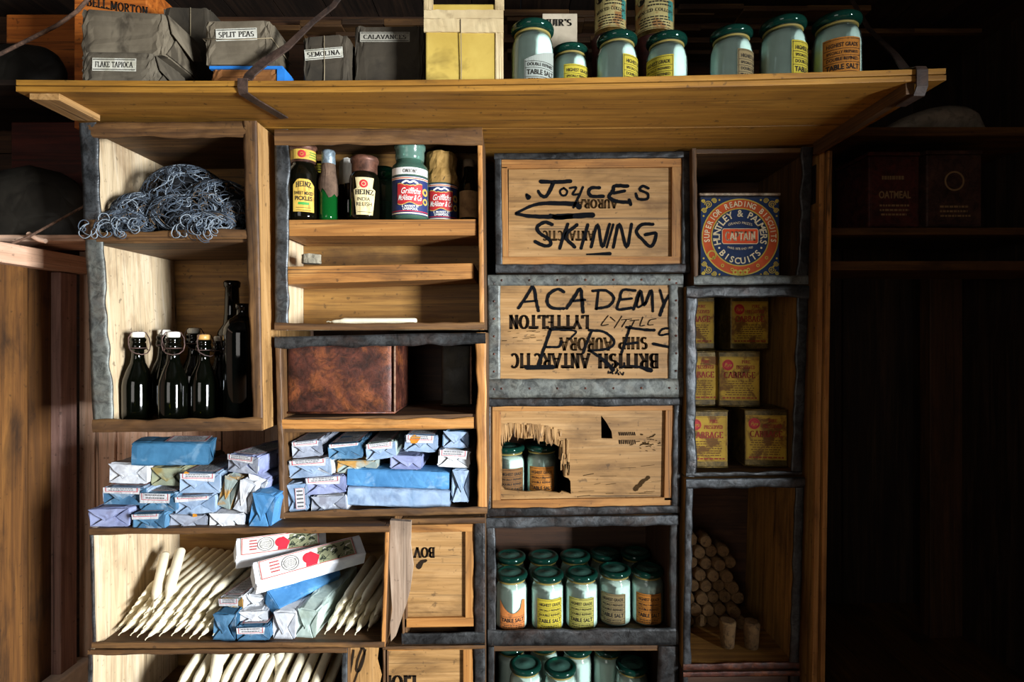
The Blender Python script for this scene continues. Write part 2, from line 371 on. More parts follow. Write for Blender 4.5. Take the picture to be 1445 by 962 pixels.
# unseen right wall, added to shade the right-hand crates; its opening admits the daylight
wy0, wy1, wz0, wz1 = -1.1, .05, EZ-.85, EZ+.28
q = MB()
q.box((1.6, -2.4, 0), (1.66, wy0, EZ+1)); q.box((1.6, wy1, 0), (1.66, 2.25, EZ+1)); q.box((1.6, wy0, 0), (1.66, wy1, wz0)); q.box((1.6, wy0, wz1), (1.66, wy1, EZ+1))
struct(q.build('wall_right_blocker', W('soot', 'Z')))
q = MB()
q.box((1.58, wy0-.06, wz0-.06), (1.6, wy0, wz1+.06)); q.box((1.58, wy1, wz0-.06), (1.6, wy1+.06, wz1+.06)); q.box((1.58, wy0, wz0-.06), (1.6, wy1, wz0)); q.box((1.58, wy0, wz1), (1.6, wy1, wz1+.06))
struct(q.build('window_1', W('brown', 'Z'), bevel=.002))
# left side: boarded wall, post, rail, low ledge; pale boards behind the crates
XL = -1.2
q = MB(); boards(q, .6, 1.5, 8, lambda a, b: q.box((XL-.05-random.uniform(0, .012), a, 0), (XL-.015, b, pz(378, 1.5)), 0))
struct(q.build('wall_left', W('brown', 'Z')))
q = MB()
for i, (a, b, d) in enumerate([(-1.21, -1.168, .0), (-1.166, -1.115, .004), (-1.113, -1.03, .012), (-1.028, -.93, .016), (-.928, -.82, .013), (-.818, -.70, .016), (-.698, -.57, .014)]):
    q.box((a, 1.545+d, 0), (b, 1.575+d, pz(352, 1.55) if i < 2 else EZ+.46))
struct(q.build('wall_back_left', W('pine', 'Z'), bevel=.0015))
q = MB(); q.box((XL-.03, 1.457, 0), (XL+.010, 1.513, pz(386, 1.5))); struct(q.build('trim_1', W('mauve', 'Z'), bevel=.003))
q = MB(); q.box((XL-.05, .6, pz(386, 1.5)+.002), (XL+.018, 1.54, pz(386, 1.5)+.05)); struct(q.build('trim_2', W('pine', 'Y'), bevel=.003))
q = MB(); q.box((XL-.03, .6, 0), (XL+.03, 1.54, pz(938, 1.5))); struct(q.build('baseboard_left', plain('pale_ledge', '#c9bfb2', .7), bevel=.004))
q = MB(); q.box((-2.2, .6, 0), (-2.15, 1.73, EZ+1)); struct(q.build('wall_left_far', W('soot', 'Z')))
# timber slats nailed over the back wall above the shelf
q = MB()
for py, h, a, b, Y in [(36, .016, 228, 420, 1.50), (58, .014, 230, 300, 1.51), (28, .02, 420, 600, 1.52), (44, .014, 470, 610, 1.5), (14, .02, 700, 1010, 1.52), (24, .012, 715, 880, 1.5), (36, .012, 880, 1210, 1.51), (52, .016, 700, 1100, 1.52), (7, .016, 960, 1235, 1.5), (70, .012, 715, 1200, 1.52), (40, .014, 1100, 1390, 1.55)]:
    for k in range(3):
        t0, t1 = k/3, (k+1)/3; A, B = pxx(a, Y), pxx(b, Y); z = pz(py, Y)+random.uniform(-.004, .004)
        yy = Y+random.uniform(0, .01)+.16; q.box(((A+(B-A)*t0)*1.1, yy, EZ+(z-EZ)*1.1-h/2), ((A+(B-A)*t1)*1.1, 1.734, EZ+(z-EZ)*1.1+h/2))
struct(q.build('trim_3', W('edge', 'X'), bevel=.002))
# partition edge and dark shelving on the right
q = MB()
for a, b, y in ((1147, 1154, 1.395), (1157, 1163, 1.39)):
    q.hexa([(pxx(a-4, 1.4), y, 0), (pxx(b-4, 1.4), y, 0), (pxx(b+8, 1.4), y, pz(214, 1.4)), (pxx(a+8, 1.4), y, pz(214, 1.4)), (pxx(a-4, 1.4), 1.73, 0), (pxx(b-4, 1.4), 1.73, 0), (pxx(b+8, 1.4), 1.73, pz(214, 1.4)), (pxx(a+8, 1.4), 1.73, pz(214, 1.4))])
struct(q.build('trim_4', W('batten', 'Z'), bevel=.001))
q = MB(); q.box((pxx(1154, 1.4), 1.41, 0), (pxx(1158, 1.4), 1.73, pz(230, 1.4))); struct(q.build('trim_5', W('soot', 'Z')))
def rshelf(name, label, pyt, pyb, Y, X0, back, mat):
    q = MB(); q.box((X0, Y, pz(pyb, Y)), (1.598, Y+back, pz(pyt, Y))); o = q.build(name, mat, bevel=.002, base=((X0+1.6)/2, Y, pz(pyb, Y)))
    return tag(o, label, 'shelf')
rshelf('wooden_shelf', 'lowest brown shelf board of the dark passage on the right', 368, 381, 1.52, .83, .25, W('brown', 'X'))
rshelf('wooden_shelf', 'brown shelf board under the two dark tins on the right', 321, 331, 1.58, .83, .27, W('brown', 'X'))
rshelf('wooden_shelf', 'top shelf board at the right, under the pale flat bundle', 179, 191, 1.60, .83, .27, W('brown', 'X'))
q = MB(); q.box((pxx(1312, 1.95), 1.95, 0), (pxx(1346, 1.95), 2.0, EZ+.22)); q.box((pxx(1346, 1.95), 1.96, 0), (1.598, 2.0, EZ+.22))
struct(q.build('trim_6', W('dark', 'Z'), bevel=.002))

# ---------------------------------------------------------------- crates
def noise1(x, s): return mnoise.noise(Vector((x, s*7.13, s*3.7)))
class Crate:
    def __init__(s, name, label, quad, Y, depth, th, group='wooden crates stacked as shelves'):
        s.q = [P(x, y, Y) for x, y in quad]; s.px = quad; s.Y = Y; s.d = depth; s.th = th
        c = (s.q[2]+s.q[3])/2; s.base = Vector((c.x, Y+depth/2, min(s.q[2].z, s.q[3].z)))
        s.W = (s.q[1]-s.q[0]).length; s.H = (s.q[0]-s.q[3]).length
        s.root = thing(name, label, 'crate', s.base, group=group)
    def M(s, u, v, w=0):
        TL, TR, BR, BL = s.q; a = BL+(BR-BL)*u; b = TL+(TR-TL)*u; p = a+(b-a)*v; return Vector((p.x, p.y+w, p.z))
    def slab(s, name, u0, u1, v0, v1, w0, w1, mat, bevel=.0015):
        q = MB(); q.hexa([s.M(u0, v0, w0), s.M(u1, v0, w0), s.M(u1, v1, w0), s.M(u0, v1, w0), s.M(u0, v0, w1), s.M(u1, v0, w1), s.M(u1, v1, w1), s.M(u0, v1, w1)])
        return q.build(name, mat, s.root, s.base, bevel)
    def shell(s, side='ply', top='edge', bottom='ply', back='ply', right=None, fv=0, bt=None):
        tu, tv = s.th/s.W, s.th/s.H; s.tu, s.tv = tu, tv
        s.slab('side_board', 0, tu, 0, 1, .001, s.d, W(side, 'Z')); s.slab('side_board', 1-tu, 1, 0, 1, .001, s.d, W(right or side, 'Z'))
        s.slab('top_board', tu, 1-tu, 1-tv, 1, .001, s.d, W(top, 'X')); bv = (bt or s.th)/s.H; s.bv = bv; s.slab('bottom_board', tu, 1-tu, fv, fv+bv, .001, s.d, W(bottom, 'X'))
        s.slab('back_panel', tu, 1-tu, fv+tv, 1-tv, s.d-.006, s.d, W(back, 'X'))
    def strip(s, a, b, wd, mat, side, seed=1, t=.0035, wob=.12, out=.0, n=26, name='edging', nails=0, wd2=None, w0=0.0):
        """crinkled strip on the front edge from (u,v) a to b; wd metres wide, growing to the given side (+1 = right/up)"""
        q = MB(); A, B = s.M(*a), s.M(*b); L = (B-A).length; d = (B-A)/L; nn = Vector((-d.z, 0, d.x)); N = max(8, int(L/.007)); rings = []
        if side < 0: nn = -nn
        for i in range(N+1):
            f = i/N; p = A+d*L*f; x = L*f*14; ww = wd+((wd2 or wd)-wd)*f
            e0 = -out+noise1(x, seed)*wd*wob*.35; e1 = ww*(1+noise1(x*1.4, seed+5)*wob)
            ring = []
            for k in range(6):
                g = k/5; off = e0+(e1-e0)*g; bul = (.75+.25*math.sin(math.pi*g))*t+noise1(x*1.3+g*.8, seed+9)*t*.4+noise1(x*6+g*3, seed+3)*t*.3
                ring.append(p+nn*off+Vector((0, -bul-w0, 0)))
            ring += [p+nn*e1+Vector((0, .002-w0, 0)), p+nn*e0+Vector((0, .002-w0, 0))]
            rings.append(ring)
        q.loft(rings, 0, True, True)
        for i in range(nails):
            p = A+d*L*(i+.5)/nails+nn*wd*.5+Vector((0, -t-w0, 0)); q.lathe([(.0022, 0), (.0022, .0008), (.001, .0015)], 8, 1, c=(0, 0, 0)) if False else None
            q.add([p+Vector((.003*math.cos(j*.785), -.0012, .003*math.sin(j*.785))) for j in range(8)]+[p+Vector((0, -.0026, 0))], [(j, (j+1) % 8, 8) for j in range(8)], 1)
        return q.build(name, [mat, RUST], s.root, s.base)
    def rim(s, L=None, T=None, Rr=None, B=None, seed=1, fv=0, nails=0, wob=.12):
        """edging strips; each is (width, material)"""
        if L: s.strip((0, fv), (0, 1), L[0], L[1], -1, seed, wob=wob, nails=nails)
        if Rr: s.strip((1, fv), (1, 1), Rr[0], Rr[1], 1, seed+1, wob=wob, nails=nails)
        if T: s.strip((0, 1), (1, 1), T[0], T[1], -1, seed+2, wob=wob, nails=nails, w0=.0015)
        if B: s.strip((0, fv), (1, fv), B[0], B[1], 1, seed+3, wob=wob, nails=nails, w0=.0015)
    def uv(s, px, py):      # photo point on the front plane -> (u, v)
        p = P(px, py, s.Y); TL, TR, BR, BL = s.q; v = .5; u = .5
        for _ in range(12):
            l = BL+(TL-BL)*v; r = BR+(TR-BR)*v; u = (p.x-l.x)/(r.x-l.x); b = BL+(BR-BL)*u; t = TL+(TR-TL)*u; v = (p.z-b.z)/(t.z-b.z)
        return u, v
    def zone(s, name, x0, y0, x1, y1, w0, w1, mat, bevel=.001):
        u0, v1 = s.uv(x0, y0); u1, v0 = s.uv(x1, y1); return s.slab(name, u0, u1, v0, v1, w0, w1, mat, bevel)

Y1, Y2, Y3, Y4 = 1.22, 1.265, 1.42, 1.40
ZP = lambda Y, ox, oy, sc, w=-.0: (lambda x, y, l=0: P(ox+x/sc, oy+y/sc, Y)+Vector((0, w-l*LAY, 0)))   # zoomed photo sheet -> plane at Y

# A: bottles and netting
A = Crate('open_crate', 'tall upright open crate holding grey netting above dark bottles, at the upper left', [(113, 174), (362, 171), (371, 607), (133, 609)], Y1, .30, .014)
A.shell('ply', 'edge', 'edge', 'amber', 'panel')
sh = A.slab('middle_shelf', A.tu, 1-A.tu, A.uv(250, 342)[1], A.uv(250, 326)[1], .006, .29, W('edge', 'X'))
A.strip((0, A.uv(0, 312)[1]), (0, 1), .036, LEAD, -1, 3, wd2=.036); A.strip((0, .02), (0, A.uv(0, 340)[1]), .042, TAPE, -1, 4, wd2=.036, wob=.2)
A.strip((0, A.uv(0, 340)[1]), (0, A.uv(0, 312)[1]), .03, W('edge', 'Z'), -1, 6, wob=.1)
A.strip((0, 0), (1, 0), .028, W('edge', 'X'), 1, 5, wob=.2, t=.005, w0=.002); A.strip((.04, 1), (.97, 1), .034, W('edge', 'X'), -1, 8, wob=.2)
A.strip((1, 0), (1, 1), .020, W('edge', 'Z'), 1, 7, wob=.12, t=.004, wd2=.031)
A.strip((A.uv(137, 333)[0], A.uv(250, 340)[1]), (A.uv(354, 330)[0], A.uv(250, 338)[1]), .02, W('edge', 'X'), 1, 11, wob=.35, t=.004, name='shelf_lip')

# B: sauces
B = Crate('open_crate', 'open crate with two inner shelves, holding labelled pickle and relish jars', [(388, 183), (680, 181), (683, 465), (388, 466)], Y2, .16, .006)
B.shell('ply', 'edge', 'ply', 'amber', 'edge')
B.rim((.030, LEAD), (.036, W('edge', 'X')), None, (.016, W('edge', 'X')), 21, wob=.25); B.strip((1, 0), (1, 1), .011, W('batten', 'Z'), 1, 23)
def inner_shelf(c, x0, y0, x1, y1, ya, yb, w0, w1, mat):      # a sloping inner shelf from its front face corners
    q = MB(); f = [P(x0, yb[0], c.Y+w0), P(x1, yb[1], c.Y+w0), P(x1, ya[1], c.Y+w0), P(x0, ya[0], c.Y+w0)]
    q.hexa(f+[p+Vector((0, w1-w0, 0)) for p in f]); return q.build('inner_shelf', mat, c.root, c.base, .0015)
inner_shelf(B, 399, 0, 672, 0, (310, 309), (333, 332), .004, .153, W('batten', 'X'))
inner_shelf(B, 402, 0, 668, 0, (376, 371), (401, 393), .012, .153, W('batten', 'X'))

# C: rusty tin above blue packets
C_ = Crate('open_crate', 'open crate with a rusty tin on its shelf above a load of blue packets', [(388, 475), (685, 469), (687, 724), (395, 731)], Y2, .30, .013)
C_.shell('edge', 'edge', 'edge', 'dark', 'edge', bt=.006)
C_.rim((.012, W('edge', 'Z')), (.026, LEADD), (.022, W('batten', 'Z')), (.016, W('edge', 'X')), 31, wob=.25)
C_.zone('inner_shelf', 398, 590, 676, 605, .004, .29, W('edge', 'X'))
C_.strip(C_.uv(398, 605), C_.uv(668, 604), .022, W('batten', 'X'), 1, 36, wob=.25, t=.003, name='shelf_lip')

# D: candles and packets
D = Crate('open_crate', 'low wide open crate heaped with candles and paper cartons at the lower left', [(127, 745), (549, 742), (543, 912), (131, 913)], Y1, .31, .011)
D.shell('ply', 'edge', 'edge', 'amber', 'edge', bt=.005)
D.rim((.006, LEADD), (.013, W('edge', 'X')), (.008, W('batten', 'Z')), (.012, W('edge', 'X')), 41, wob=.25)
# E: lowest candles
zb = CY+1.068*F/Y1
E = Crate('open_crate', 'open crate of candles at the bottom edge, under the heaped candle crate', [(125, 916), (490, 913), (490, zb), (126, zb)], Y1, .31, .011)
fvE = E.uv(300, 1062)[1]
E.shell('ply', 'edge', 'edge', 'amber', 'edge', fv=fvE); E.rim((.007, LEADD), (.010, W('edge', 'X')), (.012, LEAD), None, 51, wob=.25)
# splintered boards closing the gap on the right of D and E
def outline_thing(name, label, cat, pts, Y, t, mat, base=None, extra=None):
    q = MB(); q.prism([(x, y) for x, y in pts], [], lambda x, y: P(x, y, Y), lambda x, y: P(x, y, Y)+Vector((0, t, 0)))
    mats = [mat]
    if extra: extra(q); mats.append(INKS)
    c = P(sum(p[0] for p in pts)/len(pts), max(p[1] for p in pts), Y); return tag(q.build(name, mats, base=c), label, cat)
outline_thing('splintered_board', 'grey weathered upright board with torn pointed lower end beside the candle crate', 'board', [(550, 734), (579, 736), (578, 770), (582, 800), (577, 836), (571, 858), (566, 872), (558, 897), (551, 905), (550, 880), (553, 860), (549, 800)], Y1+.012, .014, W('grey', 'Z'))
def ten(q):
    mp = ZP(Y1+.025, 0, 0, 1, -.001); brush(q, mp, [(499, 917), (496, 936), (494, 948)], 3, 1); brush(q, mp, [(511, 914), (505, 930), (503, 945), (508, 944), (514, 926), (514, 915), (510, 914)], 2.6, 1); brush(q, mp, [(516, 916), (500, 962)], 2, 1)
outline_thing('splintered_board', 'pale plank end with black brush marks beside the lowest candle crate', 'board', [(493, 914), (533, 911), (530, 935), (536, 958), (530, 985), (528, zb-4), (494, zb-4)], Y1+.025, .016, W('panel', 'Z'), extra=ten)

def lidded(name, label, quad, Y, depth, fr, panel, batt, writing=None, hole=None, frw=None, nails=0, group='wooden crates stacked as shelves', mats=(INK, INKF, INKS)):
    """crate whose closed end faces us: metal edging, batten frame, sunk or flush panel"""
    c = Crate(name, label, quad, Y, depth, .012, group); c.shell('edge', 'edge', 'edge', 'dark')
    (l, t, r, b) = fr
    c.rim(l, t, r, b, len(label), nails=nails, wob=.06 if nails else .14)
    x0, y0, x1, y1 = panel
    if batt:
        bx0, by0, bx1, by1 = batt; w1 = .016
        c.zone('batten', bx0, by0, bx1, y0, .001, w1, W('batten', 'X')); c.zone('batten', bx0, y1, bx1, by1, .001, w1, W('batten', 'X'))
        c.zone('batten', bx0, y0, x0, y1, .001, w1, W('batten', 'Z')); c.zone('batten', x1, y0, bx1, y1, .001, w1, W('batten', 'Z')); pw = .011
        px0, py0, px1, py1 = x0-3, y0-3, x1+3, y1+3
        if pw: w0p, w1p = .0165, .0235
        w0p, w1p = .010, .018; px0, py0, px1, py1 = x0+.3, y0+.3, x1-.3, y1-.3
    else: w0p, w1p = .0005, .01; px0, py0, px1, py1 = panel
    q = MB()
    f0 = lambda x, y: P(x, y, Y)+Vector((0, w0p, 0)); f1 = lambda x, y: P(x, y, Y)+Vector((0, w1p, 0))
    q.prism([(px0, py0), (px1, py0), (px1, py1), (px0, py1)], hole or [], f0, f1)
    if writing: writing(q, Y+w0p)
    c.front = q.build('front_panel', [W('panel', 'X')]+list(mats), c.root, c.base); return c
def Zs(Y, ox, oy, sc): return lambda x, y, l=0: P(ox+x/sc, oy+y/sc, Y)+Vector((0, -l*LAY, 0))
def joyce(q, Y):
    mp = Zs(Y, 690, 210, 4.983); b = lambda pts, w, m=1: brush(q, mp, pts, tuple(v*1.2 for v in w) if isinstance(w, tuple) else w*1.2, m, 2)
    put(q, mp, serif_geo('AURORA', .30, .13), 610, 420, 905, 352, 2, 1, flip=True); put(q, mp, serif_geo('ANTARCTIC', .30, .13), 375, 648, 740, 572, 2, 1, flip=True)
    b([(262, 322), (285, 338), (272, 350), (262, 330)], 16)
    b([(362, 230), (460, 234), (570, 228)], 24); b([(452, 235), (428, 290), (398, 335), (365, 328), (345, 298)], (24, 18))
    b([(522, 276), (498, 296), (508, 324), (536, 326), (548, 298), (524, 276)], 13)
    b([(566, 276), (612, 272), (586, 320), (632, 318)], 13); b([(658, 270), (636, 322), (610, 372), (592, 412)], 15)
    b([(775, 274), (716, 276), (698, 306), (722, 334), (800, 334)], (20, 22))
    b([(972, 262), (884, 262), (868, 296), (842, 338), (890, 368), (974, 376)], 22); b([(872, 312), (952, 296)], 18); b([(984, 360), (994, 392)], 20)
    b([(1118, 278), (1080, 262), (1058, 288), (1112, 316), (1108, 352), (1048, 352), (1030, 316)], 17)
    b([(188, 452), (300, 400), (400, 384), (590, 388), (632, 408)], (14, 34)); b([(190, 458), (300, 474), (480, 476), (725, 466)], (18, 34)); b([(430, 470), (480, 484), (600, 474)], 26)
    b([(442, 532), (390, 516), (338, 548), (352, 590), (420, 636), (430, 672), (390, 682), (322, 652)], 21)
    b([(552, 530), (520, 620), (496, 698)], 20); b([(616, 534), (536, 612), (600, 690)], 21); b([(692, 534), (646, 698)], 20)
    b([(716, 690), (762, 532), (796, 690), (846, 530)], 18); b([(872, 532), (826, 692)], 14); b([(872, 692), (914, 530), (966, 692), (1000, 530)], 19)
    b([(1150, 530), (1075, 532), (1034, 584), (1075, 636), (1138, 686), (1172, 596), (1096, 604)], 20); b([(686, 742), (848, 737)], (10, 22))
H = lidded('lidded_crate', 'shut crate with two lines of black brush lettering on a sunk panel', [(697, 217), (973, 214), (972, 385), (699, 385)], Y3, .29,
    ((.018, LEADD), (.016, LEADD), (.020, LEADD), (.022, LEADD)), (717, 235, 948, 362), (707, 223, 962, 373), joyce)
def academy(q, Y):
    mp = Zs(Y, 690, 385, 4.983); b = lambda pts, w, m=1: brush(q, mp, pts, w, m, 3, .2)
    put(q, mp, serif_geo('LYTTELTON', .30, .13), 140, 398, 702, 292, 3, 1, flip=True); put(q, mp, serif_geo('SHIP', .30, .13), 905, 540, 1115, 448, 2, 1, flip=True)
    put(q, mp, serif_geo('AURORA', .30, .13), 492, 548, 872, 450, 2, 1, flip=True); put(q, mp, serif_geo('BRITISH', .30, .13), 765, 674, 1190, 562, 3, 1, flip=True); put(q, mp, serif_geo('ANTARCTIC', .30, .13), 150, 674, 712, 560, 3, 1, flip=True)
    b([(206, 246), (262, 165), (308, 98), (330, 190), (346, 266)], 22); b([(240, 204), (336, 196)], 16)
    b([(524, 134), (480, 114), (420, 150), (408, 208), (446, 246), (524, 250)], 22)
    b([(545, 248), (590, 180), (640, 114), (652, 190), (660, 276)], 24); b([(578, 200), (672, 190)], 18)
    b([(768, 122), (752, 250)], 20); b([(728, 126), (820, 124), (874, 174), (842, 232), (752, 252)], 20)
    b([(1026, 124), (938, 122), (918, 184), (902, 254), (1000, 246)], 20); b([(920, 188), (1002, 180)], 16)
    b([(1014, 256), (1062, 126), (1088, 226), (1140, 122), (1150, 268)], 20); b([(1060, 130), (1040, 240), (1110, 200)], 14)
    b([(1200, 122), (1222, 204)], 18); b([(1262, 160), (1232, 210), (1200, 298)], 22)
    for st in ([(836, 300), (788, 366), (836, 362)], [(852, 310), (884, 338)], [(932, 304), (880, 386)], [(930, 330), (1000, 324)], [(966, 328), (932, 380)], [(990, 336), (1052, 330)], [(1022, 332), (1000, 376)], [(1080, 310), (1060, 370), (1092, 368)], [(1172, 322), (1130, 332), (1116, 364), (1152, 364)]): b(st, 7, 3)
    b([(432, 394), (390, 520), (342, 652)], 22); b([(428, 398), (520, 400), (610, 412), (560, 470)], (20, 10)); b([(388, 520), (488, 518), (506, 480)], 18); b([(262, 664), (450, 662)], 30)
    b([(722, 404), (690, 480), (660, 562)], 18); b([(702, 402), (810, 416), (878, 480), (838, 530), (700, 548)], 18); b([(700, 545), (790, 600), (870, 680)], (14, 30))
    b([(990, 376), (960, 470), (930, 560)], 18); b([(966, 382), (1060, 396), (1160, 402)], 20); b([(950, 502), (1040, 490)], 18); b([(985, 650), (1060, 662), (1135, 684)], (10, 34))
    b([(1268, 388), (1214, 396), (1196, 436), (1266, 428)], 16); b([(1152, 498), (1268, 522)], 20)
    for i in range(14): x = random.uniform(830, 970); y = random.uniform(630, 710); b([(x, y), (x+random.uniform(-18, 18), y+random.uniform(6, 22))], random.uniform(6, 16))
    for i in range(16): x = random.uniform(90, 420); y = random.uniform(400, 500); b([(x, y), (x+random.uniform(10, 46), y+random.uniform(-6, 4))], random.uniform(2, 5), 2)
I_ = lidded('lidded_crate', 'metal bound crate end with large black painted letters over upside down stencilling', [(688, 388), (963, 387), (963, 560), (688, 561)], Y3, .29,
    ((.032, TAPE), (.028, TAPE), (.036, TAPE), (.048, TAPE)), (704, 401, 946, 535), None, academy, nails=7)
def brokenmarks(q, Y):
    mp = Zs(Y, 680, 555, 4.817); b = lambda pts, w, m=2: brush(q, mp, pts, w, m, 2, .3)
    for i in range(9): x = 930+i*13; b([(x, 264), (x+4, 282)], 8, 3); b([(x+2, 318), (x+5, 340)], 8, 3)
    for i in range(26): x = random.gauss(1110, 60); y = random.gauss(330, 30); b([(x, y), (x+random.uniform(4, 26), y+random.uniform(-8, 8))], random.uniform(3, 12))
    for i in range(14): x = random.uniform(640, 1180); y = random.uniform(480, 720); b([(x, y), (x+random.uniform(30, 120), y-random.uniform(2, 14))], random.uniform(2, 4))
    b([(1040, 650), (1090, 600), (1130, 570)], (30, 24))
zc = lambda pts: [(680+x/4.817, 555+y/4.817) for x, y in pts]
HOLE = zc([(132, 640), (134, 480), (132, 400), (134, 340), (190, 318), (212, 265), (222, 302), (290, 312), (372, 308), (380, 332), (428, 330), (442, 348), (480, 342), (526, 366), (524, 450), (552, 472), (548, 520), (556, 572), (588, 582), (602, 602), (606, 690), (542, 672), (528, 684), (400, 668), (300, 676), (152, 662)])
HOLE2 = zc([(812, 152), (846, 196), (884, 262), (890, 312), (814, 310)])
J = lidded('lidded_crate', 'crate end with a jagged hole broken through its left half, salt jars inside', [(686, 562), (961, 561), (958, 723), (686, 728)], Y3, .29,
    ((.010, LEADD), (.020, LEADD), (.020, LEAD), (.020, LEADD)), (706, 579, 939, 706), (694, 570, 952, 718), brokenmarks, [HOLE, HOLE2])
q = MB(); rr = random.Random(4)
for i in range(58):
    x = 66+i*8.2+rr.uniform(-4, 4); top = 206+rr.uniform(-6, 10)+max(0, x-380)*.25; hb = 330 if x < 190 else (296 if x < 378 else 330); bot = hb+rr.choice((-40, -12, -4, 2, 6, 16))+rr.uniform(-8, 8); wv = rr.uniform(5, 15)
    (a, b), (c, d) = zc([(x-wv, top), (x+wv, bot)]); e = rr.uniform(-4, 4); y0 = Y3+.0075-rr.uniform(0, .006)
    q.hexa([P((a+c)/2-.4, d+e, y0), P((a+c)/2+.4, d-e, y0), P(c, b, y0+.003), P(a, b, y0+.003), P((a+c)/2-.4, d+e, y0+.002), P((a+c)/2+.4, d-e, y0+.002), P(c, b, y0+.005), P(a, b, y0+.005)])
for i in range(18):
    x = 536+rr.uniform(0, 60); top = 300+rr.uniform(0, 200); (a, b), (c, d) = zc([(x-5, top), (x+5, top+rr.uniform(60, 130))]); y0 = Y3+.006
    q.hexa([P(a, d, y0), P(c-1, d, y0), P(c, b, y0), P(a, b, y0), P(a, d, y0+.003), P(c-1, d, y0+.003), P(c, b, y0+.003), P(a, b, y0+.003)])
q.build('splinters', W('panel', 'Z'), J.root, J.base)
def bov(q, Y):
    mp = Zs(Y, 380, 740, 4.25); put(q, mp, serif_geo('BOV', .30, .13), 862, 200, 990, 134, 3, 1, flip=True); brush(q, mp, [(895, 250), (912, 225), (938, 214)], (34, 16), 3)
Fc = lidded('lidded_crate', 'shut amber crate end with short stencilled lettering behind the splintered board', [(567, 731), (684, 729), (684, 906), (567, 908)], 1.36, .33,
    ((.006, W('edge', 'Z')), (.014, W('edge', 'X')), (.026, LEADD), (.026, LEADD)), (572, 750, 656, 873), (570, 741, 668, 884), bov)
def noit(q, Y):
    mp = Zs(Y, 380, 740, 4.25); put(q, mp, serif_geo('LION', .30, .13), 672, 985, 880, 900, 3, 1, flip=True)
zg = CY+1.068*F/1.36
G = lidded('lidded_crate', 'shut amber crate end cut off by the bottom edge, right of the pale plank end', [(540, 911), (684, 909), (684, zg), (540, zg)], 1.36, .33,
    ((.006, W('edge', 'Z')), (.008, W('edge', 'X')), (.026, LEADD), (.026, LEADD)), (546, 917, 653, 1050), (543, 914, 667, 1070), noit)

# K, L: salt jars
K = Crate('open_crate', 'open crate with rows of lidded salt jars, below the broken crate', [(686, 730), (956, 726), (956, 908), (688, 910)], Y3, .29, .013)
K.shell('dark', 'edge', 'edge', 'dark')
K.rim((.022, LEAD), (.026, LEAD), (.020, LEADD), (.040, LEADD), 61, wob=.15)
zl = CY+1.068*F/Y3
L_ = Crate('open_crate', 'open crate of salt jars cut off by the bottom edge of the view', [(688, 912), (956, 911), (956, zl), (688, zl)], Y3, .29, .013)
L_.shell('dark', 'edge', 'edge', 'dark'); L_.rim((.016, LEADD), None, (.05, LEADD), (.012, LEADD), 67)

# M, N, O, Q: right hand column
Mc = Crate('open_crate', 'dark open crate at the top right holding the round patterned biscuit tin', [(975, 210), (1146, 208), (1139, 401), (978, 402)], Y4, .28, .012)
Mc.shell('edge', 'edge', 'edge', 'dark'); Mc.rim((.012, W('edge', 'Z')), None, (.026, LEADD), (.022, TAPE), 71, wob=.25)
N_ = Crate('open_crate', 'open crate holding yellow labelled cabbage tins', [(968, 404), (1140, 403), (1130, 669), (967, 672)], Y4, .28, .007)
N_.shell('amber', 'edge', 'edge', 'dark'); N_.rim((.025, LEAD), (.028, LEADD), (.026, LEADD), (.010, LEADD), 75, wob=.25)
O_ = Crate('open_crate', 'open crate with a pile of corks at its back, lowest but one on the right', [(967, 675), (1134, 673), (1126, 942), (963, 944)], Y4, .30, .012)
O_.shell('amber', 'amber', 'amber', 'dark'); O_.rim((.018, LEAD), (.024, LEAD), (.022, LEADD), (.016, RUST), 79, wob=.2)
zq = CY+1.068*F/Y4
Q_ = Crate('lidded_crate', 'dark red brown crate at the floor under the cork crate', [(963, 947), (1127, 945), (1126, zq), (963, zq)], Y4, .30, .012)
Q_.shell('dark', 'dark', 'dark', 'dark'); Q_.rim((.012, LEADD), (.012, RUST), (.022, LEADD), None, 83); Q_.zone('front_panel', 968, 957, 1112, zq-3, .004, .012, W('dark', 'X'))

# ---------------------------------------------------------------- the hanging shelf
xa, xb = pxx(22, 1.10), pxx(1333, 1.055)
def sag(x): return EZ+.484-.010*max(0, 1-((x+.08)/.9)**2)
def yf(x): return 1.10+(1.052-1.10)*(x-xa)/(xb-xa)
SHT = .023
def shelf_top(x): return sag(x)+SHT
shroot = thing('hanging_shelf', 'long golden board shelf hung on straps across the top, carrying parcels and salt jars', 'shelf', ((xa+xb)/2, 1.3, EZ+.474)); SB = Vector(shroot.location)
def plank(name, x0, x1, y0, y1, z0, z1, mat, par=shroot, n=24, fr=False):
    q = MB(); rings = []
    for i in range(n+1):
        x = x0+(x1-x0)*i/n; s = sag(x); f = yf(x) if fr else 0; rings.append([Vector((x, f+y0, s+z0)), Vector((x, (f if fr == 2 else 0)+y1, s+z0)), Vector((x, (f if fr == 2 else 0)+y1, s+z1)), Vector((x, f+y0, s+z1))])
    q.loft(rings, 0, True, False); return q.build(name, mat, par, SB, .001)
plank('front_plank', xa, xb, 0, 1.27, 0, .0105, W('shelf', 'X'), fr=1); plank('upper_plank', xa+.001, xb-.001, -.0005, 1.30, .0125, SHT, W('shelf', 'X'), fr=1)
plank('rear_plank', xa+.10, pxx(1205, 1.3), 1.274, 1.53, 0, .0105, W('shelf', 'X')); plank('rear_upper_plank', xa+.06, pxx(1230, 1.3), 1.302, 1.53, .0125, SHT, W('shelf', 'X'))
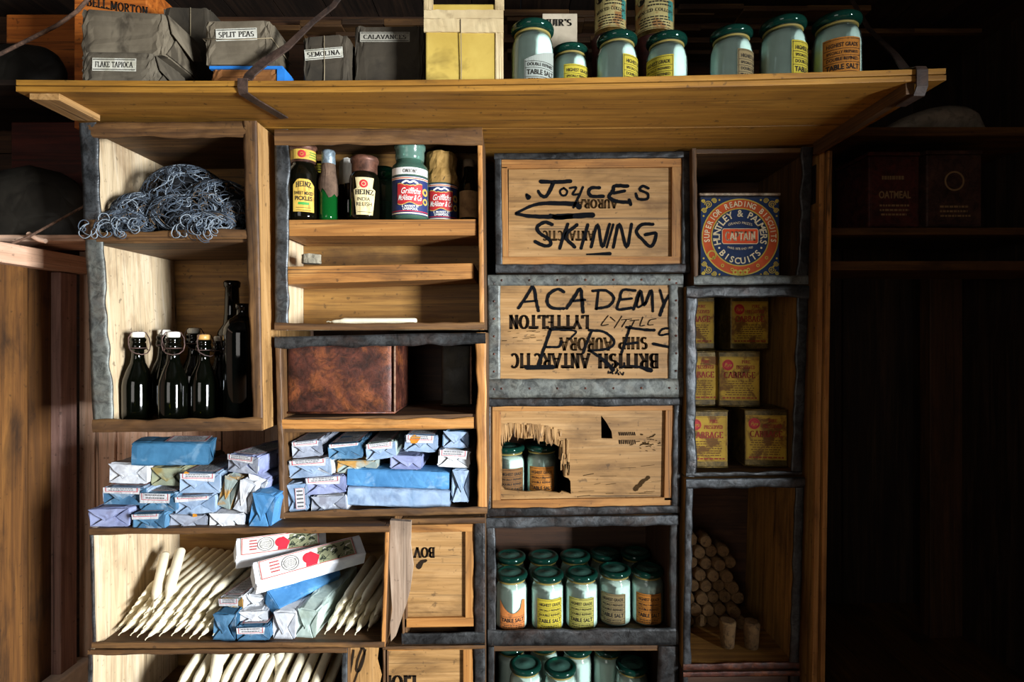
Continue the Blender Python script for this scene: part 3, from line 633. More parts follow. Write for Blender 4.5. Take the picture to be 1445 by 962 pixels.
q = MB(); s0 = sag(-.93)-.0005; q.hexa([(-.965, 1.105, s0-.012), (-.905, 1.105, s0-.014), (-.905, 1.105, s0), (-.965, 1.105, s0), (-.965, 1.215, s0-.012), (-.905, 1.215, s0-.014), (-.905, 1.215, s0), (-.965, 1.215, s0)])
q.build('left_cleat', W('panel', 'Y'), shroot, SB, .001)
q = MB(); s0 = sag(.78)-.0005; q.hexa([(.755, 1.06, s0-.022), (.772, 1.06, s0-.022), (.772, 1.06, s0), (.755, 1.06, s0), (.757, 1.39, s0-.03), (.774, 1.39, s0-.03), (.774, 1.39, s0), (.757, 1.39, s0)])
q.build('right_cleat', W('edge', 'Y'), shroot, SB, .001)
LEATHER = tarnish('old_leather', '#2a1c15', '#4a362b', '#15100d', .6, 0, .6, .5)
def strap(name, label, cat, pts, wd, t=.003, up=Vector((1, 0, 0)), mat=LEATHER):
    q = MB(); rings = []; ps = [Vector(p) for p in pts]
    for i, p in enumerate(ps):
        tg = (ps[min(i+1, len(ps)-1)]-ps[max(i-1, 0)]).normalized(); side = (up-tg*up.dot(tg)).normalized(); nn = tg.cross(side); ww = (wd[i] if isinstance(wd, list) else wd)/2
        rings.append([p-side*ww+nn*t/2, p+side*ww+nn*t/2, p+side*ww-nn*t/2, p-side*ww-nn*t/2])
    q.loft(rings, 0, True, False); return tag(q.build(name, mat, base=ps[-1], bevel=.0005), label, cat)
def dense(pts, k=5):
    out = []
    for a, b in zip(pts[:-1], pts[1:]):
        for i in range(k): out.append(tuple(a[j]+(b[j]-a[j])*i/k for j in range(3)))
    return out+[tuple(pts[-1])]
def loop_pts(px_list): return [tuple(P(x, y, Y)) for x, y, Y in px_list]
xs = pxx(346, 1.095)
strap('leather_strap', 'dark leather strap looped round the left part of the hanging shelf', 'strap', loop_pts([(520, -62, 1.15), (470, 8, 1.145), (440, 32, 1.142), (405, 66, 1.138), (372, 88, 1.13), (352, 106, 1.115)])+[(xs, yf(xs)+.012, shelf_top(xs)+.004), (xs, yf(xs)-.004, shelf_top(xs)+.002), (xs, yf(xs)-.005, sag(xs)+.008), (xs+.001, yf(xs)-.003, sag(xs)-.003)]+[(xs+.03*k/4, yf(xs)+.12*k/4, sag(xs)-.0035) for k in range(1, 5)], [.011]*3+[.015, .022, .022]+[.02]*8)
xs = pxx(1297, 1.055)
strap('leather_strap', 'dark leather strap looped round the right end of the hanging shelf', 'strap', loop_pts([(1190, -20, 1.36), (1225, 40, 1.28), (1262, 76, 1.16)])+[(xs-.006, yf(xs)+.03, shelf_top(xs)+.012), (xs, yf(xs)-.002, shelf_top(xs)+.003), (xs, yf(xs)-.005, shelf_top(xs)-.004), (xs, yf(xs)-.005, sag(xs)-.012), (xs, yf(xs)+.003, sag(xs)-.026), (xs-.002, yf(xs)+.05, sag(xs)-.027)], [.008, .012, .015, .02, .022, .022, .022, .022, .02])

# ---------------------------------------------------------------- paper packets
PC = {'blue': paper('blue_sugar_paper', '#2b4f6c', '#4f7896', '#93a3b0', .75, .5), 'deep': paper('deep_blue_paper', '#1d4560', '#2f5f7e', '#6f899c', .75, .35), 'bright': paper('bright_blue_paper', '#2d608c', '#4a80ac', '#93aec4', .75, .4),
      'lav': paper('lavender_grey_paper', '#646c92', '#8d95b4', '#564a60', .75, .5), 'pale': paper('pale_blue_paper', '#67809c', '#98a8bc', '#4d5f7c', .75, .45), 'white': paper('off_white_paper', '#a4a9b2', '#cfd0d0', '#84858f', .75, .5),
      'ochre': paper('ochre_stained_paper', '#6c7a78', '#9aa6a0', '#a4772a', .75, .9, thr=.46), 'olive': paper('olive_stained_paper', '#5c6a62', '#8a8a6c', '#7c6830', .75, .8, thr=.48), 'green': paper('pale_green_paper', '#8d9f9a', '#b0bdb3', '#7b8676', .75, .5),
      'grey': paper('grey_wrapper', '#717989', '#9a9faa', '#5d5760', .75, .5)}
PLAB = paper('packet_label_paper', '#a3a5ab', '#c4c4c4', '#8a8684', .7, .5, 30)
def packet_label(q, mp, x0, y0, x1, y1, seed, stain=False):
    rect(q, mp, x0, y0, x1, y1, 0, 1, 4, 4); t = (x1-x0)*.025; frame(q, mp, x0+t*1.5, y0+t*1.5, x1-t*1.5, y1-t*1.5, t, 2, 2)
    smallprint(q, mp, x0+t*5, y0+t*4, x1-t*5, y1-t*4, max(3, int((y1-y0)/.009)), 1, 2, seed)
def packet(label, cx, cy, wpx, hpx, Yf, L, roll, yaw, colr, lab=True, group=None, endlab=False, seed=None, pitch=0, name='paper_packet', frontcol=None, fold=True):
    """long paper packet lying with one folded end towards us; cx, cy = centre of that end in the photo"""
    seed = seed or len(label)+int(cx*7+cy*3); rr = random.Random(seed); w, h = wpx*Yf/F*.96, hpx*Yf/F*.96
    c = P(cx, cy, Yf); root = thing(name, label, 'packet', c, (R(pitch), R(roll), R(yaw)), group)
    q = MB(); rings = []; NR = 9; n = 28
    def rr_pt(i, sx, sz):       # rounded rectangle
        a = 2*math.pi*(i+.5)/n; ca, sa = math.cos(a), math.sin(a); e = .26
        return sx/2*math.copysign(abs(ca)**e, ca), sz/2*math.copysign(abs(sa)**e, sa)
    for k in range(NR+1):
        y = L*k/NR; ring = []
        for i in range(n):
            x, z = rr_pt(i, w, h); j = .0024
            if k == 0: x *= .985; z *= .985
            ring.append((x+rr.uniform(-j, j), y+(rr.uniform(-.0015, .0015) if 0 < k < NR else 0), z+rr.uniform(-j, j)))
        rings.append(ring)
    q.loft(rings, 0, False, False); q.add(rings[-1], [tuple(range(n))])
    # the folded end: side tucks sink inwards, flaps over them
    cxm = [(x*.45+rr.uniform(-.001, .001), .006+rr.uniform(-.001, .001), z*.45) for x, y, z in rings[0]]
    q.add(rings[0]+cxm, [(i, (i+1) % n, n+(i+1) % n, n+i) for i in range(n)]+[tuple(range(n, 2*n))])
    q.build('wrapper', PC[colr], root)
    fm = PC[frontcol or colr]
    if fold:
        for sgn, tip, dy, nm in ((-1, .42, -.0015, 'bottom_flap'), (1, rr.uniform(-.30, -.12), -.005, 'top_flap')):
            q = MB(); zc = sgn*h*.47; tx = rr.uniform(-.1, .1)*w; tipz = tip*h*(.35 if sgn < 0 else 1); m = 5; vs = []; fs = []
            for a in range(m+1):
                f = a/m; z = zc+(tipz-zc)*f; hw = w*.475*(1-f)
                for b in range(5):
                    g = b/2-1; vs.append((tx*f+g*hw, dy-.002*math.sin(math.pi*f)-rr.uniform(0, .0014), z+rr.uniform(-.001, .001)))
            for a in range(m):
                for b in range(4): i = a*5+b; fs.append((i, i+1, i+6, i+5))
            k0 = len(vs); vs2 = [(x, y+.003, z) for x, y, z in vs]; q.add(vs+vs2, fs+[tuple(i+k0 for i in reversed(f)) for f in fs]+[(5*a, 5*a+5, k0+5*a+5, k0+5*a) for a in range(m)]+[(5*a+4, 5*a+9, k0+5*a+9, k0+5*a+4) for a in range(m)])
            q.build('end_flap', fm, root)
        for sx in (-1, 1):      # side tuck
            q = MB(); x0 = sx*w*.475; vs = [(x0, -.0005, h*.45), (x0, -.0005, -h*.45), (sx*w*(.16+rr.uniform(-.05, .05)), .0035, rr.uniform(-.1, .1)*h), (x0, .004, h*.45), (x0, .004, -h*.45), (sx*w*.18, .0055, 0)]
            q.add(vs, [(0, 1, 2), (5, 4, 3), (0, 1, 4, 3), (1, 2, 5, 4), (2, 0, 3, 5)]); q.build('end_flap', fm, root)
    if lab:
        q = MB(); mp = plane_mp((0, 0, h/2+.0012), (1, 0, 0), (0, 1, 0), (0, 0, 1)); packet_label(q, mp, -w*.40, .006, w*.40, min(L*.75, .15), seed); fr_ = plane_mp((0, -.0098, 0), (1, 0, 0), (0, 0, 1), (0, -1, .25)); k_ = rr.uniform(.05, .3); poly(q, fr_, [(-w*.41, h*(k_+rr.uniform(-.08, .08))), (w*.39, h*(k_+rr.uniform(-.08, .08))), (w*.42, h*.5), (-w*.42, h*.5)], 0, 1); rect(q, fr_, -w*.36, h*(k_+.10), w*.36, h*(k_+.125), 2, 2, 3); rect(q, fr_, -w*.36, h*(k_+.1), -w*.345, h*.5, 2, 2); rect(q, fr_, w*.345, h*(k_+.1), w*.36, h*.5, 2, 2); smallprint(q, fr_, -w*.3, h*(k_+.14), w*.3, h*.5, 2, 1, 2, seed); q.build('label', [PLAB, GREYINK, REDINK], root)
    if endlab:
        q = MB(); mp = plane_mp((0, -.009, 0), (1, 0, 0), (0, 0, 1), (0, -1, 0)); packet_label(q, mp, -w*.05, -h*.40, w*.42, h*.34, seed); q.build('label', [PLAB, GREYINK, REDINK], root)
    return root
def stain_spot(root, x, y, z, r, nrm='Y'):
    q = MB(); q.add([(x, y, z)]+[(x+r*random.uniform(.6, 1.2)*math.cos(a*.524), y-.0003 if nrm == 'Y' else y+r*math.sin(a*.524)*random.uniform(.6, 1.2), z+(r*.8*math.sin(a*.524)*random.uniform(.6, 1.2) if nrm == 'Y' else .0)) for a in range(12)], [(0, i+1, (i+1) % 12+1) for i in range(12)])
    return q.build('rust_stain', plain('rust_stain', '#b07416', .8), root, recalc=False)
G1 = 'blue paper packets piled on the candle crate'
z1 = lambda x, y: (110+x/4.983, 600+y/4.983)
def p1(label, x0, y0, x1, y1, Yf, L, roll, yaw, col, lab=True, **k):
    cx, cy = z1((x0+x1)/2, (y0+y1)/2); s = 4.983; return packet(label, cx, cy, (x1-x0)/s, (y1-y0)/s, Yf, L, roll, yaw, col, lab, G1, **k)
p1('lavender packet at the left end of the bottom row, on the candle crate lid', 66, 576, 372, 716, 1.23, .2, -2, -2, 'lav', False)
p1('blue packet with slanting white label second in the bottom row on the candle crate', 372, 612, 622, 744, 1.222, .2, -3, -4, 'blue', True, endlab=False)
o = p1('grey packet with a small rust stain, third in the bottom row on the candle crate', 638, 622, 905, 752, 1.235, .2, 2, 1, 'grey', False); stain_spot(o, .02, -.0105, .022, .006)
p1('white packet fourth in the bottom row on the candle crate', 915, 612, 1170, 742, 1.235, .2, 2, 2, 'white', False)
p1('bright blue packet standing on edge at the right end of the lower pile', 1205, 470, 1380, 745, 1.228, .2, 9, -3, 'bright', False)
p1('blue packet with white label leftmost in the second row of the pile', 158, 428, 500, 562, 1.24, .19, 0, -4, 'pale', True, frontcol='blue')
p1('blue packet with white label in the middle of the second row', 420, 468, 705, 606, 1.236, .19, 0, -5, 'blue', True)
p1('pale blue packet with white label at the right of the second row', 672, 490, 968, 624, 1.24, .19, -2, 1, 'pale', True)
p1('white crumpled packet at the left end of the third row', 205, 262, 500, 410, 1.25, .19, 1, -2, 'white', False)
p1('olive brown stained packet beneath the large blue packet', 512, 290, 752, 428, 1.26, .19, 2, 3, 'olive', False)
o = p1('blue packet with two rust spots on its label, third row of the pile', 706, 330, 1004, 478, 1.245, .19, 1, 3, 'pale', True, frontcol='pale', endlab=False); stain_spot(o, -.025, -.0098, .022, .007); stain_spot(o, .012, -.0098, .018, .006)
p1('olive stained packet leaning on edge beside the rust spotted packet', 1000, 348, 1108, 590, 1.25, .19, 18, -6, 'ochre', False)
p1('white and lavender packet leaning on edge, right of the olive one', 1110, 380, 1232, 618, 1.243, .19, 16, -5, 'white', False)
p1('crumpled lavender white packet resting on the standing bright blue packet', 1175, 345, 1330, 470, 1.262, .17, 20, -8, 'lav', False, frontcol='white')
p1('purple grey packet with label at the top right of the pile', 1030, 205, 1290, 340, 1.26, .18, 3, -12, 'lav', True, frontcol='grey')
# the large blue packet on top lies along the row, its long side towards us
def long_packet(label, name, cx, cy, wpx, hpx, Yf, depth, roll, yaw, col, group, top=None, pitch=0, cat='packet'):
    w, h = wpx*Yf/F, hpx*Yf/F; root = thing(name, label, cat, P(cx, cy, Yf)+Vector((0, depth/2, 0)), (R(pitch), R(roll), R(yaw)), group); rr = random.Random(int(cx+cy)); q = MB(); rings = []; n = 24
    for k in range(15):
        f = k/14; x = -w/2+w*f; ring = []
        for i in range(n):
            a = 2*math.pi*(i+.5)/n; ca, sa = math.cos(a), math.sin(a); e = .28; s_ = .97 if k in (0, 14) else 1
            ring.append((x+rr.uniform(-.0006, .0006), depth/2*s_*math.copysign(abs(ca)**e, ca)+rr.uniform(-.0007, .0007), h/2*s_*math.copysign(abs(sa)**e, sa)+rr.uniform(-.0007, .0007)))
        rings.append(ring)
    q.loft(rings, 0, True, False); q.build('wrapper', PC[col] if isinstance(col, str) else col, root)
    for sx in (-1, 1):
        q = MB(); X = sx*(w/2+.0015); vs = [(X, -depth*.46, h*.45), (X, depth*.46, h*.45), (X+sx*.003, rr.uniform(-.1, .1)*depth, -h*.28), (X-sx*.002, -depth*.46, h*.45), (X-sx*.002, depth*.46, h*.45), (X-sx*.002, 0, -h*.28)]
        q.add(vs, [(0, 1, 2), (5, 4, 3), (0, 1, 4, 3), (1, 2, 5, 4), (2, 0, 3, 5)]); q.build('end_flap', PC[col] if isinstance(col, str) else col, root)
    if top: top(root, w, h, depth)
    return root
def toplabel(root, w, h, d):
    q = MB(); mp = plane_mp((0, 0, h/2+.0012), (1, 0, 0), (0, 1, 0), (0, 0, 1)); packet_label(q, mp, -w*.1, -d*.42, w*.46, d*.42, 5); q.build('label', [PLAB, GREYINK, REDINK], root)
cx, cy = z1(612, 203); long_packet('large deep blue packet lying lengthwise across the top of the pile', 'paper_packet', cx, cy, 478/4.983, 168/4.983, 1.235, .075, 3, 16, 'deep', G1, toplabel, pitch=2)
G2 = 'paper packets in the crate under the rusty tin'
z2 = lambda x, y: (380+x/4.516, 580+y/4.516)
def p2(label, x0, y0, x1, y1, Yf, L, roll, yaw, col, lab=True, **k):
    x0, x1 = x0+(1285-x0)*.024, x1+(1285-x1)*.024; y0, y1 = y0-(y0-112)*.052, y1-(y1-112)*.052; cx, cy = z2((x0+x1)/2, (y0+y1)/2); s = 4.516; return packet(label, cx, cy, (x1-x0)/s, (y1-y0)/s, Yf, L, roll, yaw, col, lab, G2, **k)
p2('packet with an upright red bordered label, lower left corner under the rusty tin', 84, 470, 222, 668, 1.282, .2, -4, 0, 'pale', False, endlab=True)
p2('grey white crumpled packet at the bottom beside the upright label', 236, 555, 476, 688, 1.28, .2, -3, 0, 'white', False, frontcol='grey')
p2('lavender grey packet above the grey white crumpled one', 190, 428, 470, 552, 1.283, .2, -4, 0, 'lav', True, frontcol='lav')
p2('pale packet at the left end of the middle layer under the rusty tin', 82, 312, 384, 440, 1.283, .2, -5, -2, 'white', True, frontcol='pale')
p2('ochre stained packet in the middle layer under the rusty tin', 402, 322, 672, 412, 1.295, .2, 0, 0, 'ochre', False)
p2('lavender packet above the long bright blue packet', 752, 286, 966, 386, 1.295, .2, 2, 0, 'lav', False)
p2('white packet at the right end of the middle layer', 1060, 250, 1282, 374, 1.29, .2, 2, 0, 'white', True)
p2('blue packet standing upright at the lower right corner', 1158, 376, 1276, 612, 1.285, .2, 0, 0, 'pale', False)
p2('grey packet with white label at the left end of the top layer', 108, 190, 318, 304, 1.29, .2, -4, 4, 'grey', True)
p2('bright blue packet with white label second in the top layer', 345, 205, 580, 316, 1.288, .2, -3, 4, 'blue', True)
p2('pale crumpled packet third in the top layer', 590, 200, 800, 318, 1.29, .2, -6, 3, 'green', True, frontcol='pale')
o = p2('packet with a large ochre stain fourth in the top layer', 842, 150, 1066, 270, 1.292, .2, 2, 0, 'pale', True); stain_spot(o, -.012, -.0105, .01, .014)
p2('blue green packet standing on edge at the right end of the top layer', 1095, 122, 1272, 244, 1.292, .2, 1, 0, 'blue', False, frontcol='pale')
cx, cy = z2(818, 434); long_packet('long bright blue packet lying lengthwise, upper of two', 'paper_packet', cx, cy, 650/4.516, 118/4.516, 1.285, .07, 2, 0, 'bright', G2)
cx, cy = z2(820, 556); long_packet('long pale blue packet lying lengthwise, lower of two', 'paper_packet', cx, cy, 650/4.516, 122/4.516, 1.282, .075, 2, 0, 'pale', G2)
G3 = 'paper packets among the candles'
z3 = lambda x, y: (280+x/5.064, 740+y/5.064)
def p3(label, x0, y0, x1, y1, Yf, L, roll, yaw, col, lab=True, **k):
    y0, y1 = y0-(y0-500)*.135, y1-(y1-500)*.135; cx, cy = z3((x0+x1)/2, (y0+y1)/2); s = 5.064; return packet(label, cx, cy, (x1-x0)/s, (y1-y0)/s, Yf, L, roll, yaw, col, lab, G3, **k)
p3('dark blue packet standing on edge between the candles and the pile of cartons', 98, 645, 272, 885, 1.238, .2, 2, -2, 'deep', False, frontcol='blue')
p3('blue packet with white label on top lying at the front of the candle crate', 262, 752, 514, 882, 1.235, .2, -2, 0, 'blue', True)
p3('white crumpled packet above the labelled blue packet', 284, 625, 500, 745, 1.255, .2, -2, 0, 'white', False)
p3('ochre ended packet with red print beneath the white cartons', 140, 515, 330, 635, 1.27, .19, -4, -8, 'white', True, frontcol='ochre')
p3('small crumpled white packet directly beneath the front carton', 335, 505, 470, 620, 1.28, .18, 8, 0, 'white', False)
p3('white ended packet standing on edge, its body running to the back', 528, 630, 698, 890, 1.245, .24, 3, -3, 'white', False)
p3('pale green packet standing on edge beside the right hand candles', 692, 610, 850, 878, 1.25, .24, 8, -5, 'green', False)
# two picture cartons and a blue one lying across them
RED = plain('red_coat', '#c8283a', .7); DKG = plain('dark_green_print', '#2e3628', .8); MIDG = plain('olive_print', '#8a8c6c', .8)
CART = paper('white_carton', '#d0d6e0', '#f0f2f4', '#b8bccb', .6, .35, 10, .15)
def picture(root, w, h, d):
    q = MB(); mp = plane_mp((0, 0, h/2+.0012), (1, 0, 0), (0, 1, 0), (0, 0, 1)); x0, x1, y0, y1 = -w*.46, w*.42, -d*.42, d*.42; t = .0016
    rect(q, mp, x0, y0, x1, y1, 0, 1, 6, 2); frame(q, mp, x0+t, y0+t, x1-t, y1-t, t, 2, 2)
    smallprint(q, mp, x0+w*.09, -d*.25, x0+w*.18, d*.30, 4, 2, 2, 11)
    ring(q, mp, x0+w*.27, 0, d*.30, d*.33, 1, 2, 32); ring(q, mp, x0+w*.27, 0, d*.22, d*.24, 1, 2, 32); smallprint(q, mp, x0+w*.2, -d*.15, x0+w*.34, d*.15, 5, 1, 2, 3)
    ring(q, mp, x0+w*.44, .0, 0, d*.24, 3, 2, 18); poly(q, mp, [(x0+w*.40, -d*.36), (x0+w*.50, -d*.36), (x0+w*.54, 0), (x0+w*.47, d*.26), (x0+w*.42, d*.2)], 3, 2.4)
    rr = random.Random(9); xs = x0+w*.52
    poly(q, mp, [(xs, y0+t*2), (x1-t*3, y0+t*2), (x1-t*3, y1-t*3), (xs+.004, y1-t*3)], 5, 2)
    for i in range(34):
        a = xs+rr.uniform(0, x1-xs-.016); b = rr.uniform(y0+.004, y1-.012); brush(q, mp, [(a, b), (a+rr.uniform(.002, .008), b+rr.uniform(.003, .008)), (a+rr.uniform(.006, .014), b+rr.uniform(-.002, .008))], rr.uniform(.0012, .004), rr.choice((4, 4, 4, 5, 0)), 2.6+.02*i)
    q.build('picture_label', [WHITEP, GREYINK, REDINK, RED, DKG, MIDG], root)
def carton(label, front, back, hpx, d, name='candle_carton', top=picture, mat=CART, group='candle cartons with a picture', roll=36):
    """long carton given by its lower front edge: (px, py, Y) left and right ends"""
    a, b = P(*front), P(*back); X = (b-a); w = X.length; X.normalize(); Yv = Vector((-X.y, X.x, 0)).normalized(); Zv = X.cross(Yv); h = hpx*front[2]/F
    root = thing(name, label, 'carton', (a+b)/2+Yv*d/2+Zv*h/2, group=group); Mx = Matrix((X, Yv, Zv)).transposed().to_4x4(); root.rotation_euler = (Mx @ Matrix.Rotation(R(roll), 4, 'X')).to_euler()
    rr = random.Random(int(front[0])); q = MB(); rings = []; n = 20
    for k in range(13):
        x = -w/2+w*k/12; ring = []
        for i in range(n):
            an = 2*math.pi*(i+.5)/n; ca, sa = math.cos(an), math.sin(an); e = .2
            ring.append((x+(rr.uniform(-.002, .002) if k in (0, 12) else 0), d/2*math.copysign(abs(ca)**e, ca)+rr.uniform(-.0005, .0005), h/2*math.copysign(abs(sa)**e, sa)+rr.uniform(-.0005, .0005)))
        rings.append(ring)
    q.loft(rings, 0, True, False); q.build('wrapper', mat, root)
    q = MB(); X0 = -w/2-.001; q.add([(X0, -d*.45, h*.44), (X0, d*.45, h*.44), (X0-.006, d*.2, -h*.2), (X0-.004, -d*.25, -h*.3), (X0+.002, -d*.45, h*.44), (X0+.002, d*.45, h*.44), (X0+.002, d*.2, -h*.2), (X0+.002, -d*.25, -h*.3)], [(0, 1, 2, 3), (7, 6, 5, 4), (0, 1, 5, 4), (1, 2, 6, 5), (2, 3, 7, 6), (3, 0, 4, 7)]); q.build('end_flap', mat, root)
    if top: top(root, w, h, d)
    return root
carton('blue sided carton lying under the front white picture carton', (394, 866, 1.255), (480, 816, 1.40), 20, .055, 'paper_packet', None, PC['bright'], group=G3)
carton('white picture carton lying at the back of the heap, left of the other', (333, 800, 1.31), (460, 782, 1.40), 26, .058)
carton('white picture carton lying slantwise on top of the heap, in front', (362, 836, 1.25), (515, 792, 1.38), 27, .06)

# ---------------------------------------------------------------- candles
WAX = plain('candle_wax', '#e6dcc0', .45, 0, .4, .07); WICK = plain('candle_wick', '#d8cdb0', .9)
def make_candle(label, L=.25, r=.0108):
    q = MB(); q.lathe([(.0012, -.001), (.0024, .0), (.0042, .006), (.0048, .012), (.0058, .020), (.0092, .030), (r, .042), (r*1.01, L*.6), (r, L-.006), (r*.8, L-.001), (r*.3, L)], 16)
    o = q.build('candle', WAX); tag(o, label, 'candle'); q = MB(); q.tube([(0, 0, .002), (.0006, .0, -.004), (-.0008, .0008, -.009), (.0004, .0016, -.013)], .0013, 5); q.build('wick', WICK, o); return o
CL = 'white wax candle in the loose pile at the left of the candle crate'
c0 = make_candle(CL); c0['group'] = 'candles piled at the left'; used = [0]
def aim(yaw, pitch):        # local +Z (tip at 0) points into the depth
    return Matrix.Rotation(R(yaw), 4, 'Z') @ Matrix.Rotation(R(-90+pitch), 4, 'X')
def put_candle(src, loc, yaw, pitch, label, group, s=1):
    e = aim(yaw, pitch).to_euler()
    if src.get('placed') is None: src['placed'] = 1; src.location = loc; src.rotation_euler = e; src['label'] = label; src['group'] = group; o = src
    else: o = dup(src, loc, e, label, group)
    if s != 1: o.scale = (1, 1, s)
    return o
zf = pz(913, Y1)+.008; rr = random.Random(3)
for row in range(4):
    n = 11-row
    for i in range(n):
        x = -.900+.0232*i+row*.0116; put_candle(c0, (x+rr.uniform(-.002, .002), 1.232+row*.011+rr.uniform(-.006, .016)+max(0, .03-.01*i), zf+.0115+row*.0203+rr.uniform(0, .0015)), 1.2-i*.35+rr.uniform(-1, 1), 1.0+row*.8, CL, 'candles piled at the left', rr.uniform(.92, 1.02))
c0s = make_candle('short candle lying tilted', .15, .0118)
def between(src, a, b, label, group, L=None):
    a, b = Vector(a), Vector(b); sc = (1, 1, (b-a).length/L) if L else (1, 1, 1); src.scale = sc; e = (b-a).to_track_quat('Z', 'Y').to_euler()
    if src.get('placed') is None: src['placed'] = 1; src.location = a; src.rotation_euler = e; src['label'] = label; src['group'] = group; return src
    o = dup(src, a, e, label, group, sc); return o
between(c0s, P(217, 857, 1.262), P(231, 788, 1.37), 'loose candle tilted up on top of the candle pile, left one of two', 'loose candles on the pile')
between(c0s, P(234, 849, 1.268), P(252, 785, 1.375), 'loose candle tilted up on top of the candle pile, right one of two', 'loose candles on the pile')
CR = 'white wax candle in the small bundle at the right of the candle crate'
for row, n in ((0, 5), (1, 5), (2, 3)):
    for i in range(n):
        put_candle(c0, (pxx(463, 1.27)+.0232*i+.0116*row+rr.uniform(-.002, .002), 1.258+row*.016+rr.uniform(-.008, .012), zf+.0115+row*.0205), -4+rr.uniform(-1.5, 1.5), 1.0+row, CR, 'candles bundled at the right', rr.uniform(.95, 1))
CE = 'white wax candle in the crate at the bottom edge'
zfE = pz(1050, Y1)
for row in range(4):
    n = 12-row//2
    for i in range(n):
        put_candle(c0, (-.80+.0245*i*1.28+row*.012+rr.uniform(-.003, .003), 1.24+rr.uniform(0, .02), zfE+.02+row*.0245), rr.uniform(-1.2, 1.2)-3, 20+rr.uniform(-.6, .6), CE, 'candles in the lowest crate', 1)
c1 = make_candle('thick candle', .24, .0135)
between(c1, P(296, 1008, 1.25), P(309, 914, 1.32), 'thick candle standing up steeply above the others in the lowest crate', 'upright candles in the lowest crate', .24)
between(c1, P(381, 1012, 1.26), P(376, 925, 1.34), 'steep candle right of centre in the lowest crate, left one of two', 'upright candles in the lowest crate', .24)
between(c1, P(403, 1012, 1.26), P(393, 922, 1.34), 'steep candle right of centre in the lowest crate, right one of two', 'upright candles in the lowest crate', .24)

# ---------------------------------------------------------------- salt jars
AQUA = glass('aqua_glass', '#e6f3ee', .05, '#b9d2ca', .05, 1.5); LIDG = glass('green_lid_glass', '#5f9f8c', .26, '#1f5a4b', .05, 1.5); LIDC = glass('lid_centre_glass', '#a8c8bc', .5, '#5f8f80', .12, 1.45); SALT = plain('table_salt', '#e4ece8', .9, 0, .2, .05)
def jarprof(s=1): return [(.036, 0), (.0425, .003), (.0435, .010), (.0435, .098), (.0415, .108), (.037, .118), (.0345, .123), (.0345, .130)]
JL = {'orange': '#b87038', 'yellow': '#b0a030', 'olive': '#a09a4c', 'brown': '#7c6c4a', 'amber': '#b07028', 'grey': '#8c928a', 'dark': '#6c4a26'}
PRINT = plain('label_print', '#1d1a14', .8)
def jar_label(kind, root, w=.058, z0=.010, z1=.090, torn=None, ang=0):
    q = MB(); m0 = cyl_mp(.0442); ca = R(ang)
    def mp(x, y, l=0):
        p = m0(x, y, l); return Vector((p.x*math.cos(ca)-p.y*math.sin(ca), p.x*math.sin(ca)+p.y*math.cos(ca), p.z))
    h = z1-z0
    if torn:
        n = 14; vs = []; fs = []
        for i in range(n+1):
            x = -w/2+w*i/n; zt = z0+h*torn(i/n); vs += [mp(x, z0, 1), mp(x, zt, 1)]
        for i in range(n): fs.append((2*i, 2*i+2, 2*i+3, 2*i+1))
        q.add(vs, fs, 0); top = min(torn(i/n) for i in range(n+1))
    else: rect(q, mp, -w/2, z0, w/2, z1, 0, 1, 14, 1); top = 1
    t = .0012; e = w/2-.002
    def ln(f): 
        if f < top-.02: rect(q, mp, -e, z0+h*f, e, z0+h*f+t*.8, 1, 2, 12)
    def tx(s, f0, f1, wd=.86, b=.02):
        if f1 < top: put(q, mp, text_geo(s, b), -w*wd/2, z0+h*f0, w*wd/2, z0+h*f1, 1, 2)
    rect(q, mp, -e, z0+.001, -e+t*.6, z0+h*top-.002, 1, 2); rect(q, mp, e-t*.6, z0+.001, e, z0+h*top-.002, 1, 2)
    ln(.02); ln(.18); ln(.40); ln(.56); ln(.72); ln(.95)
    tx('TABLE SALT', .235, .365, .84, .03); tx('DOUBLE REFINED', .45, .53, .8); tx('SPECIALLY PREPARED', .61, .68, .8); tx('HIGHEST GRADE', .77, .87, .8)
    smallprint(q, mp, -w*.4, z0+h*.04, w*.4, z0+h*.17, 2, 1, 2, len(kind))
    return q.build('label', [paper('jar_label_'+kind, JL[kind], JL[kind], '#3c2a14', .8, .45, 30, .1, .6), PRINT], root)
def jar_body(root, salt_h=.112, slope=0, flutes=14):
    q = MB(); q.lathe(jarprof(), 42, 0, True, (flutes, .05, .012, .100)); q.build('glass_body', AQUA, root)
    q = MB(); q.lathe([(.034, .0025), (.0405, .006), (.0415, .012), (.0415, min(.098, salt_h-.004))]+([(.039, .107), (.036, salt_h)] if salt_h > .108 else [(.041, salt_h)])+[(.0, salt_h+.002)], 42, 0, True, (flutes, .05, .014, .100), cap=True); q.build('salt', SALT, root)
    q = MB(); q.lathe([(.030, .128), (.0395, .1285), (.0430, .132), (.0440, .137), (.0430, .1415), (.0395, .144), (.0335, .1445), (.0310, .1425), (.0300, .1415)], 40); q.lathe([(.0300, .1415), (.0280, .1420), (.012, .1423), (.0105, .1430), (.0, .1430)], 40, 1, cap=False); q.build('lid', [LIDG, LIDC], root)
    q = MB(); q.lathe([(.0352, .1225), (.0372, .1230), (.0375, .1255), (.0352, .1262)], 32); q.build('seal_band', plain('seal_band', '#8a7a3c', .6), root)
def jar(label, loc, kind, ang, group, torn=None, salt=.112, s=1.0, flutes=14, tilt=0, w=.072):
    root = thing('salt_jar', label, 'jar', loc, (0, R(tilt), 0), group); root.scale = (s, s, s); jar_body(root, salt, 0, flutes)
    if kind: jar_label(kind, root, w, torn=torn, ang=ang)
    return root
def cang(x, y): return math.degrees(math.atan2(x, y))     # bearing of a point from the eye
GK = 'salt jars in the crate below the broken one'; fk = max(K.M(0, K.tv).z, K.M(1, K.tv).z)+.0015
